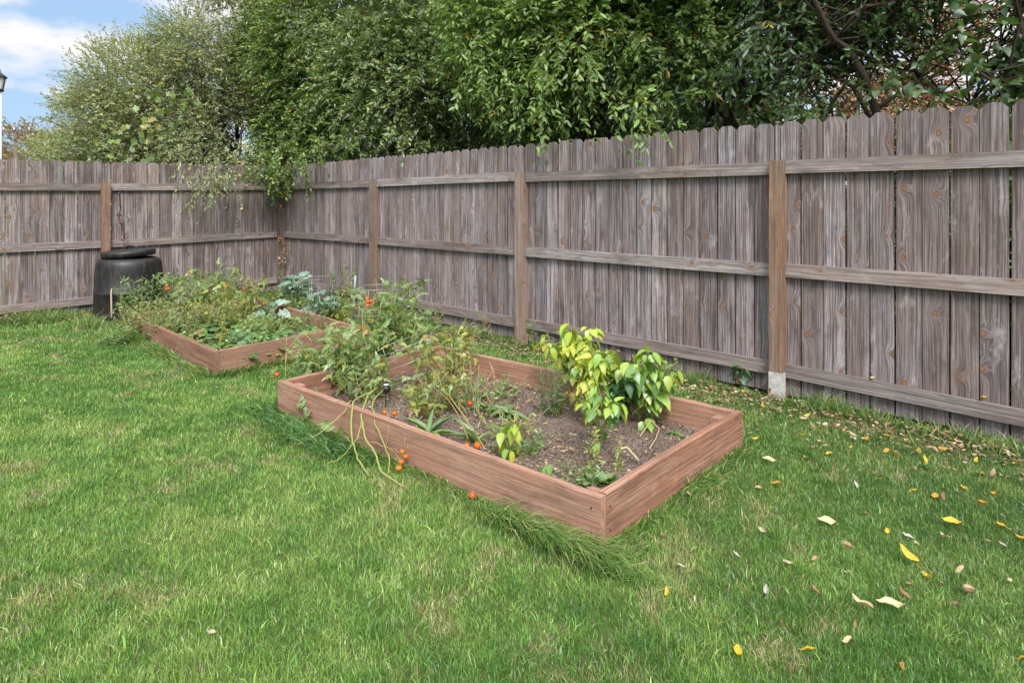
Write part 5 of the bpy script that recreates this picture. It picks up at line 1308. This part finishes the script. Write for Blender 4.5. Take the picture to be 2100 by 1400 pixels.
def rail_pt(px, zt):   # point on top of right-fence rail
    k = (px - 1050) / F; o = .07; c = CORNER + RB * o; s = (k * c[1] - c[0]) / (RD[0] - k * RD[1]); return tuple(fr(s, o, zt + .004))
put_leaf(rail_pt(2020, .25), 'yellow', .07, 'yellow leaf resting on the bottom rail of the right fence', None, rz=-.8, lay=.1)
put_leaf(rail_pt(1791, .25), 'pale', .07, 'cream leaf resting on the bottom rail of the right fence', None, rz=-.8, lay=.1)
put_leaf(rail_pt(1928, .935), 'tan', .06, 'tan leaf resting on the middle rail of the right fence', None, rz=-.8, lay=.1)
# litter along the right fence: individual leaves
GL = 'dry leaves littered along the foot of the right fence'
for k in range(95):
    s_ = rl.uniform(4.2, 10.2); o_ = -abs(rl.normal(0, .28)) - .02
    p = fr(s_, o_, rl.uniform(.02, .05))
    if in_quad(p[None, :2], Q1, .03)[0]: continue
    key = ('tan', 'tan2', 'brown', 'tan3', 'tan', 'yellow2')[rl.integers(6)]
    if key == 'yellow2': l_, g_ = lbl(key)
    else: l_, g_ = 'small dry tan leaf in the litter along the foot of the right fence', GL
    put_leaf(tuple(p), key, rl.uniform(.04, .07), l_, g_, lay=.5)
for k in range(26):   # pile by the white-footed post
    p = G(1600, 812, 0) + np.array((*(rl.normal(0, .05, 2)), rl.uniform(.02, .14)))
    if (p[:2] - CORNER) @ RB > .08: continue
    put_leaf(tuple(p), ('tan', 'brown', 'tan3')[rl.integers(3)], rl.uniform(.05, .07), 'crisp brown leaf in the small pile against the white-footed fence post', 'dry leaves piled by the fence post', lay=.9)
GS = 'dry leaves on the soil of the near bed'
for k in range(90):
    if k < 55:
        q = g1(rl.choice([1000, 1060, 950, 1390]) + rl.normal(0, 32), rl.choice([765, 780, 740, 885] if False else [768]) + rl.normal(0, 16)) if rl.random() < .6 else g1(1100 + rl.normal(0, 20), 800 + rl.normal(0, 12))
    else:
        a, b = rl.uniform(.04, .7), rl.uniform(.05, .95); q2_ = (A1 * (1 - a) + C1 * a) * (1 - b) + (B1 * (1 - a) + D1 * a) * b; q = np.array((*q2_, 0))
    if not in_quad(q[None, :2], Q1, -.06)[0]: continue
    q[2] = soil_z(q[0], q[1]) + .006
    put_leaf(tuple(q), ('tan', 'tan2', 'brown', 'tan3')[rl.integers(4)], rl.uniform(.03, .065), 'small dry tan leaf lying on the soil of the near bed', GS, lay=.35)
# fine litter (uncountable)
L = Leaves(); n = 4600
s_ = rl.uniform(3.9, 11, n); o_ = -np.abs(rl.normal(0, .25, n)); P3 = np.stack([CORNER[0] + RD[0] * s_ + RB[0] * o_, CORNER[1] + RD[1] * s_ + RB[1] * o_, rl.uniform(.015, .055, n)], 1)
P3 = P3[~in_quad(P3[:, :2], Q1, .02)]
ns3 = 4200; a = rl.random(ns3) * .94 + .03; b = rl.random(ns3) * .94 + .03; pp = (A1 * (1 - a[:, None]) + C1 * a[:, None]) * (1 - b[:, None]) + (B1 * (1 - a[:, None]) + D1 * a[:, None]) * b[:, None]
dn = VN2[4].n2(pp[:, 0] * 4, pp[:, 1] * 4 + 9); pp = pp[(rl.random(ns3) < dn * 1.2 - .15) & in_quad(pp, Q1, -.05)]
P4 = np.column_stack([pp, soil_z(pp[:, 0], pp[:, 1]) + .004])
for PP_, sc_ in ((P3, .03), (P4, .026)):
    n = len(PP_); ls = sc_ * rl.uniform(.4, 1.2, n)
    L.add(TPL_LEAF, PP_, np.stack([rl.normal(0, 1, n), rl.normal(0, 1, n), rl.normal(0, .2, n)], 1), np.stack([rl.normal(0, .4, n), rl.normal(0, .4, n), np.ones(n)], 1), ls, ls * rl.uniform(.35, .8, n),
          pick(rl, [((.42, .31, .18), 4), ((.30, .19, .11), 3), ((.52, .44, .30), 2), ((.2, .13, .08), 3)], n))
lit = L.build('leaf_litter', M['dryleaf']); tag(lit, 'fine dry leaf litter along the fence foot and over the soil', 'leaf litter', kind='stuff')
